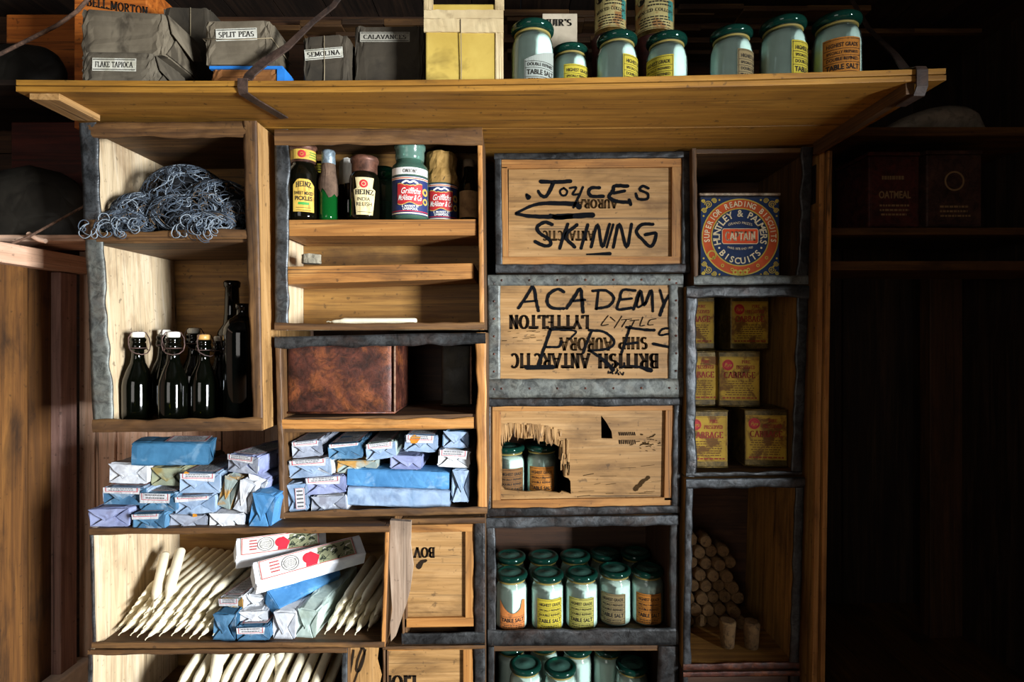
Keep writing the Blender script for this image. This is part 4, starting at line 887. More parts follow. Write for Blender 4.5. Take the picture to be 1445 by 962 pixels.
def face(x, y, off=0): return -cang(x, y)+off       # turn a label towards the eye
for px, Y, kind, off, torn, lb in [(721, 1.485, 'orange', 6, lambda f: .52+.42*abs(2*f-1)**2 if f < .8 else .92, 'salt jar with a torn orange label, left end of the front row'), (772, 1.482, 'yellow', 10, None, 'salt jar with a bright yellow label, second in the front row'),
        (820, 1.487, 'olive', 0, None, 'salt jar with an olive yellow label, middle of the front row'), (867, 1.51, 'brown', -8, None, 'salt jar with a grey brown label, fourth in the front row'), (913, 1.51, 'amber', 6, None, 'salt jar with an amber orange label, right end of the front row')]:
    x = pxx(px, Y); jar(lb, (x, Y, fk), kind, face(x, Y, off), GK, torn, .108 if kind != 'orange' else .110)
for px, Y, lb in [(720, 1.60, 'salt jar behind the torn orange labelled one'), (766, 1.60, 'salt jar behind the yellow labelled one'), (811, 1.605, 'salt jar behind the olive labelled one'), (853, 1.62, 'salt jar behind the grey brown labelled one'), (896, 1.625, 'dim salt jar behind the amber labelled one')]:
    x = pxx(px, Y); jar(lb, (x, Y, fk), None, 0, GK, salt=.10)
GL_ = 'salt jars in the crate at the bottom edge'; fl = L_.M(.5, L_.tv).z+.0005
fl = EZ-1.042
q = MB(); q.box((pxx(704, 1.44), 1.44, .002+L_.th), (pxx(942, 1.44), 1.70, fl-.0005)); q.build('raised_floor', W('dark', 'X'), L_.root, L_.base)
for px, Y, lb in [(741, 1.515, 'jar with green lid at the front left of the lowest jar crate'), (790, 1.505, 'jar with green lid in the middle front of the lowest jar crate'), (891, 1.515, 'jar with green lid at the front right of the lowest jar crate')]:
    x = pxx(px, Y); jar(lb, (x, Y, fl), None, 0, GL_)
for px, Y, lb in [(721, 1.61, 'dim jar in the left corner behind the front jars at the bottom edge'), (767, 1.62, 'jar half hidden between the two left front jars at the bottom edge'), (814, 1.60, 'jar behind and right of the middle front jar at the bottom edge'), (857, 1.60, 'jar left of the right hand front jar at the bottom edge')]:
    x = pxx(px, Y); jar(lb, (x, Y, fl), None, 0, GL_)
GJ = 'salt jars inside the broken crate'; fj = max(J.M(0, J.tv).z, J.M(1, J.tv).z)+.0015
for px, Y, k, lb in [(717, 1.50, 'dark', 'dim salt jar at the left edge inside the jagged hole'), (764, 1.52, 'amber', 'salt jar with a dark amber label facing out of the jagged hole')]:
    x = pxx(px, Y); jar(lb, (x, Y, fj), k, face(x, Y, 14 if px < 720 else 0), GJ)
GT = 'salt jars on the hanging shelf'
for px, Y, kind, off, s, torn, lb in [(751, 1.165, 'grey', 24, 1.03, lambda f: .62+.3*f, 'tall salt jar with torn grey label, left end of the hanging shelf row'), (804, 1.225, 'yellow', 26, .92, None, 'small salt jar with a yellow label, below the white card on the shelf'),
        (870, 1.20, 'yellow', 62, 1.0, None, 'salt jar showing plain fluted glass, a sliver of yellow label at its right'), (940, 1.205, 'yellow', -26, 1.0, None, 'salt jar with dark edged yellow label on its left half'), (1031, 1.185, 'brown', 62, 1.0, None, 'fluted salt jar with brown label turned right, fifth on the shelf'),
        (1104, 1.165, 'yellow', 66, 1.05, None, 'fluted salt jar with yellow label turned right, next to the orange labelled jar'), (1180, 1.16, 'amber', 14, 1.07, None, 'salt jar with a large orange label, right end of the hanging shelf')]:
    x = pxx(px, Y); jar(lb, (x, Y, shelf_top(x)), kind, face(x, Y, off), GT, torn, .118, s, w=.07)

# ---------------------------------------------------------------- grey parcels on the hanging shelf
GP = paper('grey_brown_wrapping', '#4f4638', '#716756', '#2f281e', .85, .75, 11); GPD = paper('dark_wrapping', '#2d2820', '#484034', '#1c1814', .85, .5, 9); GPL = paper('worn_grey_wrapping', '#433c31', '#5f5749', '#2a241b', .85, .75, 13); STRING = plain('string', '#8a7c62', .9); BLUE = plain('blue_card', '#2474c4', .7)
def parcel(label, px0, px1, py0, Yf, z0, depth, mat, text=None, tb=None, group='paper parcels on the hanging shelf', lean=0, strings=(), flap=False, pyz=None, tilt=0, seed=1, name='paper_parcel', gable=0):
    x0, x1 = pxx(px0, Yf), pxx(px1, Yf); h = pz(py0, Yf)-z0; cx = (x0+x1)/2; root = thing(name, label, 'parcel', (cx, Yf+depth/2, z0), group=group); rr = random.Random(seed); w = x1-x0; q = MB(); rings = []
    n = 36
    for k in range(9):
        f = k/8; z = h*f; ring = []
        for i in range(n):
            a = 2*math.pi*(i+.5)/n; ca, sa = math.cos(a), math.sin(a); e = .16; s_ = .985 if k in (0, 8) else 1; j = .0022
            X = w/2*s_*math.copysign(abs(ca)**e, ca); Y_ = depth/2*s_*math.copysign(abs(sa)**e, sa)
            ring.append((X+rr.uniform(-j, j), Y_+rr.uniform(-j, j), z+(tilt*(X/w) if k > 4 else 0)-(gable*max(0, Y_/depth+.0) if k == 8 else 0)+(rr.uniform(-j, j) if 0 < k else 0)))
        rings.append(ring)
    q.loft(rings, 0, True, False); q.build('wrapper', mat, root)
    if flap:    # end flap folded over the right side
        q = MB(); X = w/2+.002; vs = [(X, -depth*.47, h*.94), (X, depth*.45, h*.94), (X+.012, depth*.40, h*.45), (X+.016, depth*.05, h*.22), (X+.004, -depth*.40, h*.55)]; q.add(vs+[(x+.002, y, z-.001) for x, y, z in vs], [(0, 1, 2, 3, 4), (9, 8, 7, 6, 5)]+[(i, (i+1) % 5, 5+(i+1) % 5, 5+i) for i in range(5)]); q.build('end_flap', mat, root)
        q = MB(); vs = [(X, -depth*.47, h*.03), (X, depth*.45, h*.03), (X+.006, depth*.1, h*.5), (X+.004, -depth*.2, h*.62)]; q.add(vs+[(x-.002, y, z) for x, y, z in vs], [(0, 1, 2, 3), (7, 6, 5, 4)]+[(i, (i+1) % 4, 4+(i+1) % 4, 4+i) for i in range(4)]); q.build('end_flap', mat, root)
    for fx in strings:
        q = MB()
        if fx[0] == 'v': x = w*fx[1]; q.tube([(x, -depth/2-.002, 0), (x+.001, -depth/2-.003, h*.5), (x, -depth/2-.002, h+.001), (x, 0, h+.003), (x, depth/2+.002, h)], .0011, 5)
        else: z = h*fx[1]; q.tube([(-w/2-.002, 0, z), (-w/2-.002, -depth/2-.002, z), (0, -depth/2-.003, z-.002), (w/2+.002, -depth/2-.002, z+.002), (w/2+.003, depth/2, z-.006)], .0011, 5)
        q.build('string', STRING, root)
    if text:
        q = MB(); u = Yf/F; lx0, ly0, lx1, ly1 = tb; a = math.radians(tb_rot.get(text, 0)); mp = plane_mp(P((lx0+lx1)/2, (ly0+ly1)/2, Yf)-Vector((cx, Yf+depth/2, z0))+Vector((0, -.0022, 0)), (math.cos(a), 0, math.sin(a)), (-math.sin(a), 0, math.cos(a)), (0, -1, 0)); W2, H2 = (lx1-lx0)*u/2, (ly1-ly0)*u/2
        rect(q, mp, -W2, -H2, W2, H2, 0, 1); rect(q, mp, -W2*.96, H2*.72, W2*.96, H2*.84, 1, 2); rect(q, mp, -W2*.96, -H2*.84, W2*.96, -H2*.72, 1, 2); put(q, mp, serif_geo(text, .2, .09), -W2*.86, -H2*.46, W2*.86, H2*.46, 1, 2); q.build('label', [LABP if text != 'CALAVANCES' else LABD, PRINT], root)
    return root
LABP = paper('parcel_label', '#b8b6a8', '#d4d2c6', '#8f8a70', .7, .5); LABD = paper('dim_parcel_label', '#8c887c', '#a39f92', '#6a6456', .7, .5); tb_rot = {'SEMOLINA': 5, 'SPLIT PEAS': 2, 'FLAKE TAPIOCA': -1}
st = lambda px, Y: shelf_top(pxx(px, Y))+.001
lo = st(165, 1.13)
parcel('grey parcel labelled FLAKE TAPIOCA at the left end of the hanging shelf', 113, 216, 74, 1.125, lo, .105, GPL, 'FLAKE TAPIOCA', (131, 83, 193, 101), seed=2, flap=True, gable=.0)
parcel('large blank grey parcel lying on top of the tapioca parcel', 112, 233, 16, 1.14, pz(73.5, 1.125)+.002, .12, GP, seed=3, flap=True, tilt=-.012, strings=())
z0 = st(345, 1.17)
root = parcel('flat brown carton with a blue rim under the split peas parcel', 297, 398, 96, 1.17, z0, .11, paper('brown_card', '#6b4220', '#8a5a2c', '#c9bfae', .8, .7, 20, .2, .62), seed=4)
q = MB(); b_ = Vector(root.location); x0, x1 = pxx(296, 1.17)-b_.x, pxx(399, 1.17)-b_.x; zt = pz(96, 1.17)-b_.z; q.box((x0, -.058, zt-.003), (x1, .058, zt+.003)); q.box((x1-.012, -.057, .001), (x1+.004, .057, zt-.003)); q.build('blue_edge', BLUE, root)
parcel('grey parcel labelled SPLIT PEAS tied with string', 288, 382, 30, 1.165, pz(96, 1.17)+.005, .10, GP, 'SPLIT PEAS', (305, 41, 363, 58), seed=5, strings=(('h', .58),))
parcel('dark parcel tied with string behind the split peas parcel', 228, 296, 12, 1.31, st(262, 1.31), .10, GPD, seed=6, strings=(('v', .1),))
parcel('dark parcel labelled SEMOLINA tied with upright string', 427, 490, 52, 1.19, st(458, 1.19), .09, GPD, 'SEMOLINA', (430, 69, 484, 84), seed=7, strings=(('v', -.02),), tilt=.006)
root = parcel('large dark parcel labelled CALAVANCES beside the yellow carton', 499, 597, 37, 1.22, st(548, 1.22), .11, GPD, 'CALAVANCES', (508, 46, 578, 60), seed=8, strings=())
q = MB(); q.add([(-.045, -.0575, .003), (.0, -.0575, .003), (-.004, -.0575, .018), (-.045, -.0575, .017)], [(0, 1, 2, 3)]); q.build('blue_patch', BLUE, root, recalc=False)
# yellow carton with canvas tape
YC = paper('yellow_card', '#a88c3c', '#c0a552', '#6e5a26', .7, .6, 8, .15); TAPEC = paper('canvas_tape', '#b09a72', '#c9b68e', '#7a6644', .85, .5, 10, .3)
x0, x1, Yc = pxx(600, 1.15), pxx(709, 1.15), 1.15; cx = (x0+x1)/2; zb_ = st(655, 1.15); root = thing('yellow_carton', 'tall yellow carton bound with canvas tape beside the salt jars', 'carton', (cx, Yc+.06, zb_)); w_ = (x1-x0)/2; ht = .19
q = MB(); q.box((-w_, -.06, 0), (w_, .06, ht)); q.build('box', YC, root, bevel=.003)
def tape(pts_px, t=.0012):
    q = MB(); (a, b), (c, d) = pts_px; p, r_ = P(a, b, Yc)-Vector((cx, Yc+.06, zb_)), P(c, d, Yc)-Vector((cx, Yc+.06, zb_)); n = 12; rings = []
    for i in range(n+1):
        f = i/n; x = p.x+(r_.x-p.x)*f; rings.append([(x, -.0615-t-random.uniform(0, .0008), p.z+random.uniform(-.001, .001)), (x, -.0615-t-random.uniform(0, .0008), r_.z+random.uniform(-.001, .001)), (x, -.0602, r_.z), (x, -.0602, p.z)])
    q.loft(rings, 0, True, False); q.build('canvas_tape', TAPEC, root)
tape(((598, 15), (710, 27)), .0008); tape(((598, 28), (649, 46)), .002); tape(((650, 28), (710, 47)), .002)
for xx in ((598, 611), (698, 711)): tape(((xx[0], -20), (xx[1], 15)))
tape(((699, 47), (710, 112)), .0005)
q = MB(); mid = P(650, 50, Yc)-Vector((cx, Yc+.06, zb_)); q.tube([(mid.x, -.0625, 0), (mid.x+.0008, -.063, .05), (mid.x, -.065, mid.z+.03)], .001, 5); q.build('string', STRING, root)
# white card and two round tins at the back of the shelf
q = MB(); x0, x1, Yk = pxx(765, 1.32), pxx(814, 1.32), 1.32; z0 = st(790, 1.32); zt = pz(19, 1.32); q.box((x0, Yk, z0), (x1, Yk+.05, zt))
mp = plane_mp((x0, Yk-.0006, z0), (1, 0, 0), (0, 0, 1), (0, -1, 0)); u = Yk/F; put(q, mp, serif_geo("MUIR'S", .24, .1), -.002, (zt-z0)-.031, .070, (zt-z0)-.014, 1, 2)
tag(q.build('card_box', [paper('white_card', '#b8ab94', '#d2c5ad', '#8f7c5c', .7, .4), PRINT], base=((x0+x1)/2, Yk, z0), bevel=.001), 'small white card box with bold black lettering behind the first two jars', 'box')
REDT = tarnish('dark_red_tin', '#2c0c08', '#4c1810', '#1c0c08', .5, .2, .5, .3)
def round_tin(label, px0, px1, Y, z0, z1, name, mats, lab=None, group=None):
    x = pxx((px0+px1)/2, Y); r = (px1-px0)/2*Y/F*.9; root = thing(name, label, 'tin', (x, Y, z0), (0, 0, R(-cang(x, Y))), group); h = z1-z0
    q = MB(); q.lathe([(r*.97, 0), (r*1.02, .001), (r*1.02, .004), (r, .005), (r, h-.005), (r*1.02, h-.004), (r*1.02, h-.001), (r*.97, h), (r*.9, h-.002), (0, h-.002)], 36); q.build('body', mats, root)
    if lab: q = MB(); lab(q, cyl_mp(r+.0006), r, h); q.build('label', [paper('tin_label_cream', '#a99a62', '#c4b67c', '#8a4a16', .7, .75, 20, .1, .5), PRINT, plain('teal_print', '#3f8a80', .7)], root)
    return root
def collops(q, mp, r, h):
    rect(q, mp, -r*1.25, .012, r*1.25, h-.008, 0, 1, 16); frame(q, mp, -r*1.2, .014, r*1.2, h-.010, .0012, 1, 2, 12); put(q, mp, serif_geo('MINCED COLLOPS', .2, .09), -r*.95, h*.42, r*1.05, h*.42+.008, 1, 2, arch=.004)
    ring(q, mp, -r*.72, h*.74, 0, .011, 1, 2, 20); ring(q, mp, -r*.72, h*.74, .004, .009, 0, 2.5, 20, .4, 4.2); smallprint(q, mp, -r*.4, h*.56, r*1.0, h*.9, 5, 1, 2, 4); smallprint(q, mp, -r*.9, h*.16, r*1.0, h*.38, 4, 1, 2, 6); rect(q, mp, r*.72, h*.3, r*1.1, h*.7, 2, 1.5, 3)
for i, (a, b) in enumerate(((836, 886), (893, 953))):
    Y = 1.36-.02*i; zl_ = st((a+b)/2, Y); zm = pz(57+5*i, Y)
    round_tin('plain dark red tin under the %s cream labelled tin behind the jars' % ('left', 'right')[i], a-4, b+4, Y, zl_, zm-.001, 'round_tin', REDT, group='dark red tins under the cream ones')
    round_tin('cream and rust labelled tin stacked behind the jars, %s of two' % ('left', 'right')[i], a, b, Y, zm, zm+.115, 'round_tin', tarnish('gold_tin', '#6a5426', '#8f7434', '#5a3214', .5, .5, .4, .2), collops, 'cream labelled tins on the hanging shelf')
# orange packing case behind the parcels
q = MB(); Yo = 1.36; x0, x1 = pxx(104, Yo), pxx(206, Yo); z0 = st(150, Yo); q.box((x0, Yo, z0), (x1, 1.52, z0+.36)); mp = plane_mp(P(120, -6, Yo)+Vector((0, -.0006, 0)), (1, 0, -.17), (.0, 0, 1), (0, -1, 0)); put(q, mp, serif_geo('BELL.MORTON', .2, .1), .005, -.025, .155, -.002, 1, 2)
tag(q.build('packing_case', [W('orange', 'X'), PRINT], base=((x0+x1)/2, Yo, z0), bevel=.002), 'orange packing case with black lettering behind the blank grey parcel', 'crate')

# ---------------------------------------------------------------- dark bottles in the tall crate
DGL = glass('dark_bottle_glass', '#4a4a14', .25, '#0c0f08', .05, 1.55, .05); BLK = glass('black_bottle_glass', '#2a3012', .5, '#080a08', .07, 1.5, .08); CER = plain('white_ceramic', '#dcd8cc', .35); WIRE = tarnish('rusty_wire', '#3a2c28', '#6a5048', '#2a1a12', .5, .4, .6, .2)
fA = max(A.M(0, A.tv).z, A.M(1, A.tv).z)+.001
def swing_bottle(label, px, Y, s=1.0, rot=0, cap=None, H=.162):
    x = pxx(px, Y); root = thing('swing_top_bottle', label, 'bottle', (x, Y, fA), (0, 0, R(rot-cang(x, Y))), 'swing top bottles'); root.scale = (s, s, s)
    q = MB(); q.lathe([(.02, .004), (.029, 0), (.0315, .004), (.032, .012), (.032, .078), (.030, .092), (.0235, .112), (.0155, .130), (.013, .143), (.0125, .160), (.0165, .162), (.0175, .168), (.0165, .176), (.0145, .178), (.0165, .181), (.0170, .186), (.0140, .190), (.0125, .190)], 36, cap=False); q.build('glass_body', DGL, root)
    q = MB(); q.lathe([(.0, .188), (.0125, .188), (.0142, .193), (.0145, .200), (.0125, .2025), (0, .203)], 24); q.build('stopper', cap or CER, root)
    q = MB(); q.tube([(.0175*math.cos(a*.3927), .0175*math.sin(a*.3927), .165) for a in range(16)], .0012, 5, closed=True)
    for sx in (-1, 1): q.tube([(sx*.002, 0, .2035), (sx*.015, -.004, .201), (sx*.0215, -.006, .188), (sx*.0225, -.010, .172), (sx*.020, -.013, .160), (sx*.0175, -.006, .160), (sx*.0175, -.002, .166)], .0013, 5)
    q.tube([(-.020, -.013, .160), (-.012, -.021, .153), (0, -.024, .150), (.012, -.021, .153), (.020, -.013, .160)], .0013, 5); q.build('wire_bail', WIRE, root); return root
swing_bottle('swing top bottle at the left of the crate, against the pale side board', 194, 1.295, rot=20)
swing_bottle('swing top bottle at the front with a clean white stopper', 244, 1.275, rot=0)
swing_bottle('slim swing top bottle with a stained stopper beside the big flagon', 287, 1.30, .97, 35, plain('stained_ceramic', '#b58a4c', .4))
swing_bottle('swing top bottle in the back row, showing between the two front ones', 231, 1.40, 1.03, 60)
swing_bottle('swing top bottle in the back row behind the slim one', 273, 1.42, 1.05, 15)
swing_bottle('swing top bottle wedged against the flagon, its stopper hidden', 310, 1.36, .95, 80)
def flask(name, label, px, Y, prof, mat, grp=None):
    x = pxx(px, Y); root = thing(name, label, 'bottle', (x, Y, fA), group=grp); q = MB(); q.lathe(prof, 36, cap=False); q.build('glass_body', mat, root)
    return root
flask('tall_bottle', 'tall dark bottle with a long bare neck, rear right of the crate', 327, 1.44, [(.0, .004), (.034, 0), (.038, .005), (.038, .185), (.033, .205), (.0215, .222), (.0185, .25), (.0165, .318), (.0195, .32), (.0205, .332), (.0175, .336), (.0145, .336)], BLK)
r0 = flask('flagon', 'big broad shouldered black flagon at the right of the crate', 344, 1.30, [(.0, .004), (.041, 0), (.045, .005), (.046, .196), (.044, .212), (.036, .228), (.024, .237), (.0165, .243), (.0155, .256), (.0185, .258), (.0185, .268), (.013, .269)], BLK)
# ---------------------------------------------------------------- the heap of netting
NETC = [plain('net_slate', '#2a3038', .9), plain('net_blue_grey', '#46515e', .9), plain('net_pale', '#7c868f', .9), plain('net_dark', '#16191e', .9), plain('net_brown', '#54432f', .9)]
zs = A.uv(250, 326)[1]; zN = A.M(.5, zs).z+.002; rr = random.Random(12); q = MB()
lumps = [(-.79, 1.35, .085, .10, .10, .095), (-.70, 1.34, .07, .085, .10, .07), (-.86, 1.30, .05, .07, .07, .05), (-.645, 1.31, .04, .042, .07, .045), (-.75, 1.27, .045, .09, .05, .045), (-.87, 1.25, .022, .06, .04, .027), (-.81, 1.38, .14, .055, .05, .05), (-.70, 1.25, .022, .08, .04, .026)]
for i in range(2300):
    L = rr.choice(lumps); th, ph = rr.uniform(0, 2*math.pi), rr.uniform(-.4, 1.2); p = Vector((L[0]+L[3]*math.cos(th)*math.cos(ph), L[1]+L[4]*math.sin(th)*math.cos(ph), zN+L[2]+L[5]*math.sin(ph))); c = Vector((L[0], L[1], zN+L[2]))
    nrm = (p-c).normalized(); d = nrm.cross(Vector((rr.uniform(-1, 1), rr.uniform(-1, 1), rr.uniform(-1, 1)))).normalized(); pts = []; curl = rr.uniform(-.8, .8)*1.1; stp = rr.uniform(.004, .0075)
    for k in range(rr.randint(7, 17)):
        if p.z < zN+.002: p.z = zN+.002
        p.x = min(max(p.x, -.93), -.606); p.y = min(max(p.y, 1.195), 1.49); pts.append(p.copy()); m_ = Matrix.Rotation(curl*.55+rr.uniform(-.55, .55), 3, nrm); d = (m_ @ d).normalized(); p = p+d*stp
        v = p-c; e = math.sqrt((v.x/L[3])**2+(v.y/L[4])**2+(v.z/L[5])**2); p = c+v/(e**.6) if e > .2 else p; nrm = (p-c).normalized(); d = (d-nrm*d.dot(nrm)).normalized()
    q.tube(pts, rr.choice((.0009, .0011, .0014)), 4, rr.choices(range(5), (4, 6, 3, 3, 1))[0], sm=True)
for i in range(46):      # ends hanging over the shelf lip
    x = rr.choice((rr.gauss(-.68, .03), rr.gauss(-.87, .035))); x = max(-.93, min(-.62, x)); p = Vector((x, 1.215, zN+.014)); pts = []
    a = rr.uniform(0, 6.28)
    for k in range(14): pts.append(p.copy()); a += rr.uniform(.1, .8); p = p+Vector((math.cos(a)*.0055, -.0012 if k < 8 else .0, math.sin(a)*.005-.0012))
    q.tube(pts, .0011, 4, rr.choice((1, 2, 2, 3)))
# an inner dark mass the strands lie on
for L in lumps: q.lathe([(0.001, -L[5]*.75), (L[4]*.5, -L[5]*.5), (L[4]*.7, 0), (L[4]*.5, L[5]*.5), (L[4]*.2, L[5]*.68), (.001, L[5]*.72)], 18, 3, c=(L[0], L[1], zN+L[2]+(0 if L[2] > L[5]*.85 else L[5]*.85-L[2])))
tag(q.build('netting', NETC, base=(-.76, 1.33, zN), recalc=False), 'tangled heap of blue grey string netting above the dark bottles', 'netting')
q = MB(); x = pxx(334, 1.27); q.lathe([(.014, 0), (.0155, .001), (.0155, .012), (.0142, .013), (.0142, .003), (0, .003)], 20, c=(x, 1.262, zN)); tag(q.build('metal_dish', tarnish('dull_lid', '#5b6470', '#8c97a3', '#3a3430', .4, .4, .4, .2), base=(x, 1.262, zN)), 'small pale metal dish at the right end of the netting', 'dish')

# ---------------------------------------------------------------- sauces and pickles
zB = pz(309, Y2)+.0022
CREAM = paper('cream_label', '#b9a878', '#d6c79a', '#7c6434', .7, .5, 18, .1); GOLDL = paper('gold_label', '#b08c34', '#cfae52', '#6a4c1c', .7, .5, 18, .1)
BROWNGL = glass('brown_jar_glass', '#6a5a28', .35, '#15140c', .06, 1.5, .05); RUSTCAP = tarnish('rusty_cap', '#4a2c20', '#7a5240', '#2a160e', .5, .4, .5, .3)
REDL = plain('label_red', '#b02428', .6); BLUEL = plain('label_blue', '#1c2a5c', .6); GRNL = plain('label_green', '#3c8a3a', .6); IVORY = plain('label_ivory', '#d8cfb4', .6)
def bottle_at(name, label, cat, px, Y, group='jars and bottles on the upper shelf'):
    x = pxx(px, Y); return thing(name, label, cat, (x, Y, zB), (0, 0, R(-cang(x, Y))), group)
def lath(root, name, prof, mat, n=32, cap=True, sm=True): q = MB(); q.lathe(prof, n, 0, sm, cap=cap); return q.build(name, mat, root)
# pickles
r_ = bottle_at('pickle_jar', 'dark pickle jar with gold label and banded rusty cap, left end of the shelf', 'jar', 428, 1.315)
lath(r_, 'glass_body', [(.030, 0), (.0365, .003), (.0375, .010), (.0375, .105), (.0355, .118), (.027, .132), (.0255, .140)], BROWNGL, 8 if False else 32, False)
lath(r_, 'cap', [(.0262, .138), (.0285, .139), (.0285, .168), (.0305, .169), (.0315, .176), (.029, .182), (.0, .184)], RUSTCAP)
q = MB(); mp = cyl_mp(.0379); pts = [(-.020, .018), (.020, .018), (.024, .080), (.013, .094), (-.013, .094), (-.024, .080)]
for i in range(10):
    x0, x1 = -.024+.0048*i, -.024+.0048*(i+1); f = lambda x: (.018, .094 if abs(x) < .013 else .094-(abs(x)-.013)*1.27)
    q.add([mp(x0, f(x0)[0], 1), mp(x1, f(x1)[0], 1), mp(x1, f(x1)[1], 1), mp(x0, f(x0)[1], 1)], [(0, 1, 2, 3)], 0)
put(q, mp, serif_geo('HEINZ', .22, .12), -.017, .073, .017, .086, 1, 2, arch=.003); put(q, mp, text_geo('SWEET MIXED', .02), -.021, .057, .021, .065, 1, 2); put(q, mp, text_geo('PICKLES', .03), -.019, .044, .019, .054, 1, 2); ring(q, mp, 0, .037, 0, .0035, 2, 2, 16); rect(q, mp, -.012, .034, .012, .040, 2, 2, 5); rect(q, mp, -.017, .021, .017, .022, 1, 2, 6); rect(q, mp, -.017, .027, .017, .028, 1, 2, 6); q.build('label', [GOLDL, PRINT, GRNL], r_)
q = MB(); mp = cyl_mp(.0288); rect(q, mp, -.040, .143, .040, .166, 0, 1, 14); ring(q, mp, -.004, .1545, .004, .009, 1, 2, 20); ring(q, mp, -.004, .1545, 0, .0028, 1, 2, 12); smallprint(q, mp, .012, .146, .038, .163, 3, 2, 2, 3); q.build('neck_band', [GOLDL, REDL, GRNL], r_)
# green bottle
r_ = bottle_at('sauce_bottle', 'slim bright green bottle with torn brown paper round its neck and pale cap', 'bottle', 463, 1.31)
lath(r_, 'glass_body', [(.016, 0), (.0205, .003), (.021, .010), (.021, .088), (.018, .104), (.014, .118), (.0135, .150)], glass('green_bottle_glass', '#3f9a4a', .35, '#146a2a', .05, 1.5, .05), 32, False)
lath(r_, 'foil_cap', [(.0150, .136), (.0162, .138), (.0155, .158), (.0160, .164), (.0145, .168), (0, .169)], tarnish('pale_foil', '#6e7e88', '#9fb0ba', '#4c4640', .4, .4, .45, .3))
q = MB(); n = 20; rr = random.Random(5); rings = []
for z, rd in ((.136, .0150), (.118, .0158), (.100, .0205), (.082, .0222), (.070, .0222)):
    rings.append([((rd+rr.uniform(0, .0014))*math.cos(a*.31416), (rd+rr.uniform(0, .0014))*math.sin(a*.31416), z+(rr.uniform(-.022, .018) if z < .075 else 0)) for a in range(n)])
q.loft(rings, 0, False, False); q.build('torn_wrapper', paper('torn_brown_paper', '#3f3026', '#6a5444', '#241a14', .9, .5, 22, .6), r_)
# relish
r_ = bottle_at('relish_jar', 'squat relish jar with cream keystone label and brown screw cap', 'jar', 514, 1.30)
lath(r_, 'glass_body', [(.028, 0), (.034, .003), (.0348, .010), (.0348, .096), (.033, .104), (.028, .110), (.027, .114)], BROWNGL, 32, False)
lath(r_, 'cap', [(.0272, .111), (.0295, .112), (.0295, .134), (.0322, .136), (.033, .142), (.031, .1475), (.027, .149), (0, .149)], RUSTCAP)
q = MB(); mp = cyl_mp(.0352); W_ = lambda z: .026 if z < .07 else .017
for z0, z1, w0, w1 in ((.008, .066, .019, .026), (.066, .070, .026, .018), (.070, .094, .018, .022)):
    for i in range(10): a, b = i/10*2-1, (i+1)/10*2-1; q.add([mp(a*w0, z0, 1), mp(b*w0, z0, 1), mp(b*w1, z1, 1), mp(a*w1, z1, 1)], [(0, 1, 2, 3)], 0)
ring(q, mp, -.002, .079, .005, .0095, 2, 2, 24); ring(q, mp, -.002, .079, 0, .0036, 2, 2, 16); put(q, mp, serif_geo('HEINZ', .22, .12), -.021, .054, .021, .066, 1, 2); put(q, mp, text_geo('INDIA'), -.016, .040, .012, .048, 1, 2); put(q, mp, text_geo('RELISH'), -.018, .028, .016, .037, 1, 2); rect(q, mp, -.016, .014, .016, .015, 1, 2, 6); q.build('label', [CREAM, PRINT, REDL], r_)
# onions
def onions(q, r):
    mp = cyl_mp(r); W2 = .050
    rect(q, mp, -W2, .008, W2, .096, 1, 1, 20); rect(q, mp, -W2, .010, W2, .0125, 0, 2, 20); rect(q, mp, -W2, .015, W2, .017, 2, 2, 20); rect(q, mp, -W2, .0885, W2, .094, 0, 2, 20); rect(q, mp, -W2, .090, W2, .092, 2, 3, 20)
    rect(q, mp, -W2, .100, W2, .116, 4, 1, 20); put(q, mp, serif_geo('ONIONS', .2, .1), -.016, .103, .018, .112, 3, 2)
    pts = [(-.026+.052*i/12, .036+.004*math.sin(i/12*math.pi*3)) for i in range(13)]
    for i in range(16):
        x0, x1 = -.029+.058*i/16, -.029+.058*(i+1)/16; b = lambda x: (.034+.003*math.cos(x*160), .074-.004*math.cos(x*130)+(.003 if abs(x) < .01 else 0)); q.add([mp(x0, b(x0)[0], 3), mp(x1, b(x1)[0], 3), mp(x1, b(x1)[1], 3), mp(x0, b(x0)[1], 3)], [(0, 1, 2, 3)], 2)
        q.add([mp(x0, b(x0)[0]-.002, 2.5), mp(x1, b(x1)[0]-.002, 2.5), mp(x1, b(x1)[1]+.002, 2.5), mp(x0, b(x0)[1]+.002, 2.5)], [(0, 1, 2, 3)], 5)
    put(q, mp, text_geo('Griffiths', .012), -.021, .055, .023, .069, 4, 4, slant=.25); put(q, mp, text_geo("McAlister & Co", .012), -.027, .040, .026, .053, 4, 4, slant=.2)
    put(q, mp, text_geo('E. MARKET ST', .02), -.018, .0245, .020, .0295, 4, 3); put(q, mp, text_geo('LIVERPOOL', .03), -.016, .018, .018, .0235, 4, 3); brush(q, mp, [(-.017, .080), (-.008, .084), (0, .081), (.008, .084), (.017, .080)], .004, 4, 3)
    ring(q, mp, .038, .062, .004, .009, 5, 3, 16); ring(q, mp, .038, .040, .004, .008, 5, 3, 16)
ONM = [IVORY, BLUEL, REDL, PRINT, plain('label_white', '#dedcd6', .6), plain('label_gold', '#b89a4c', .6)]
GLS = glass('pale_green_glass', '#a8c8b8', .30, '#5f8a78', .06, 1.5)
r_ = bottle_at('onion_jar', 'large onion jar with a bright red and blue label and glass stopper', 'jar', 578, 1.305)
lath(r_, 'glass_body', [(.034, 0), (.0425, .003), (.0435, .010), (.0435, .118), (.041, .126), (.033, .134), (.0315, .142)], GLS, 36, False); lath(r_, 'filling', [(.030, .003), (.041, .006), (.041, .112), (.036, .12), (0, .12)], plain('pickled_onions', '#6a5a34', .7))
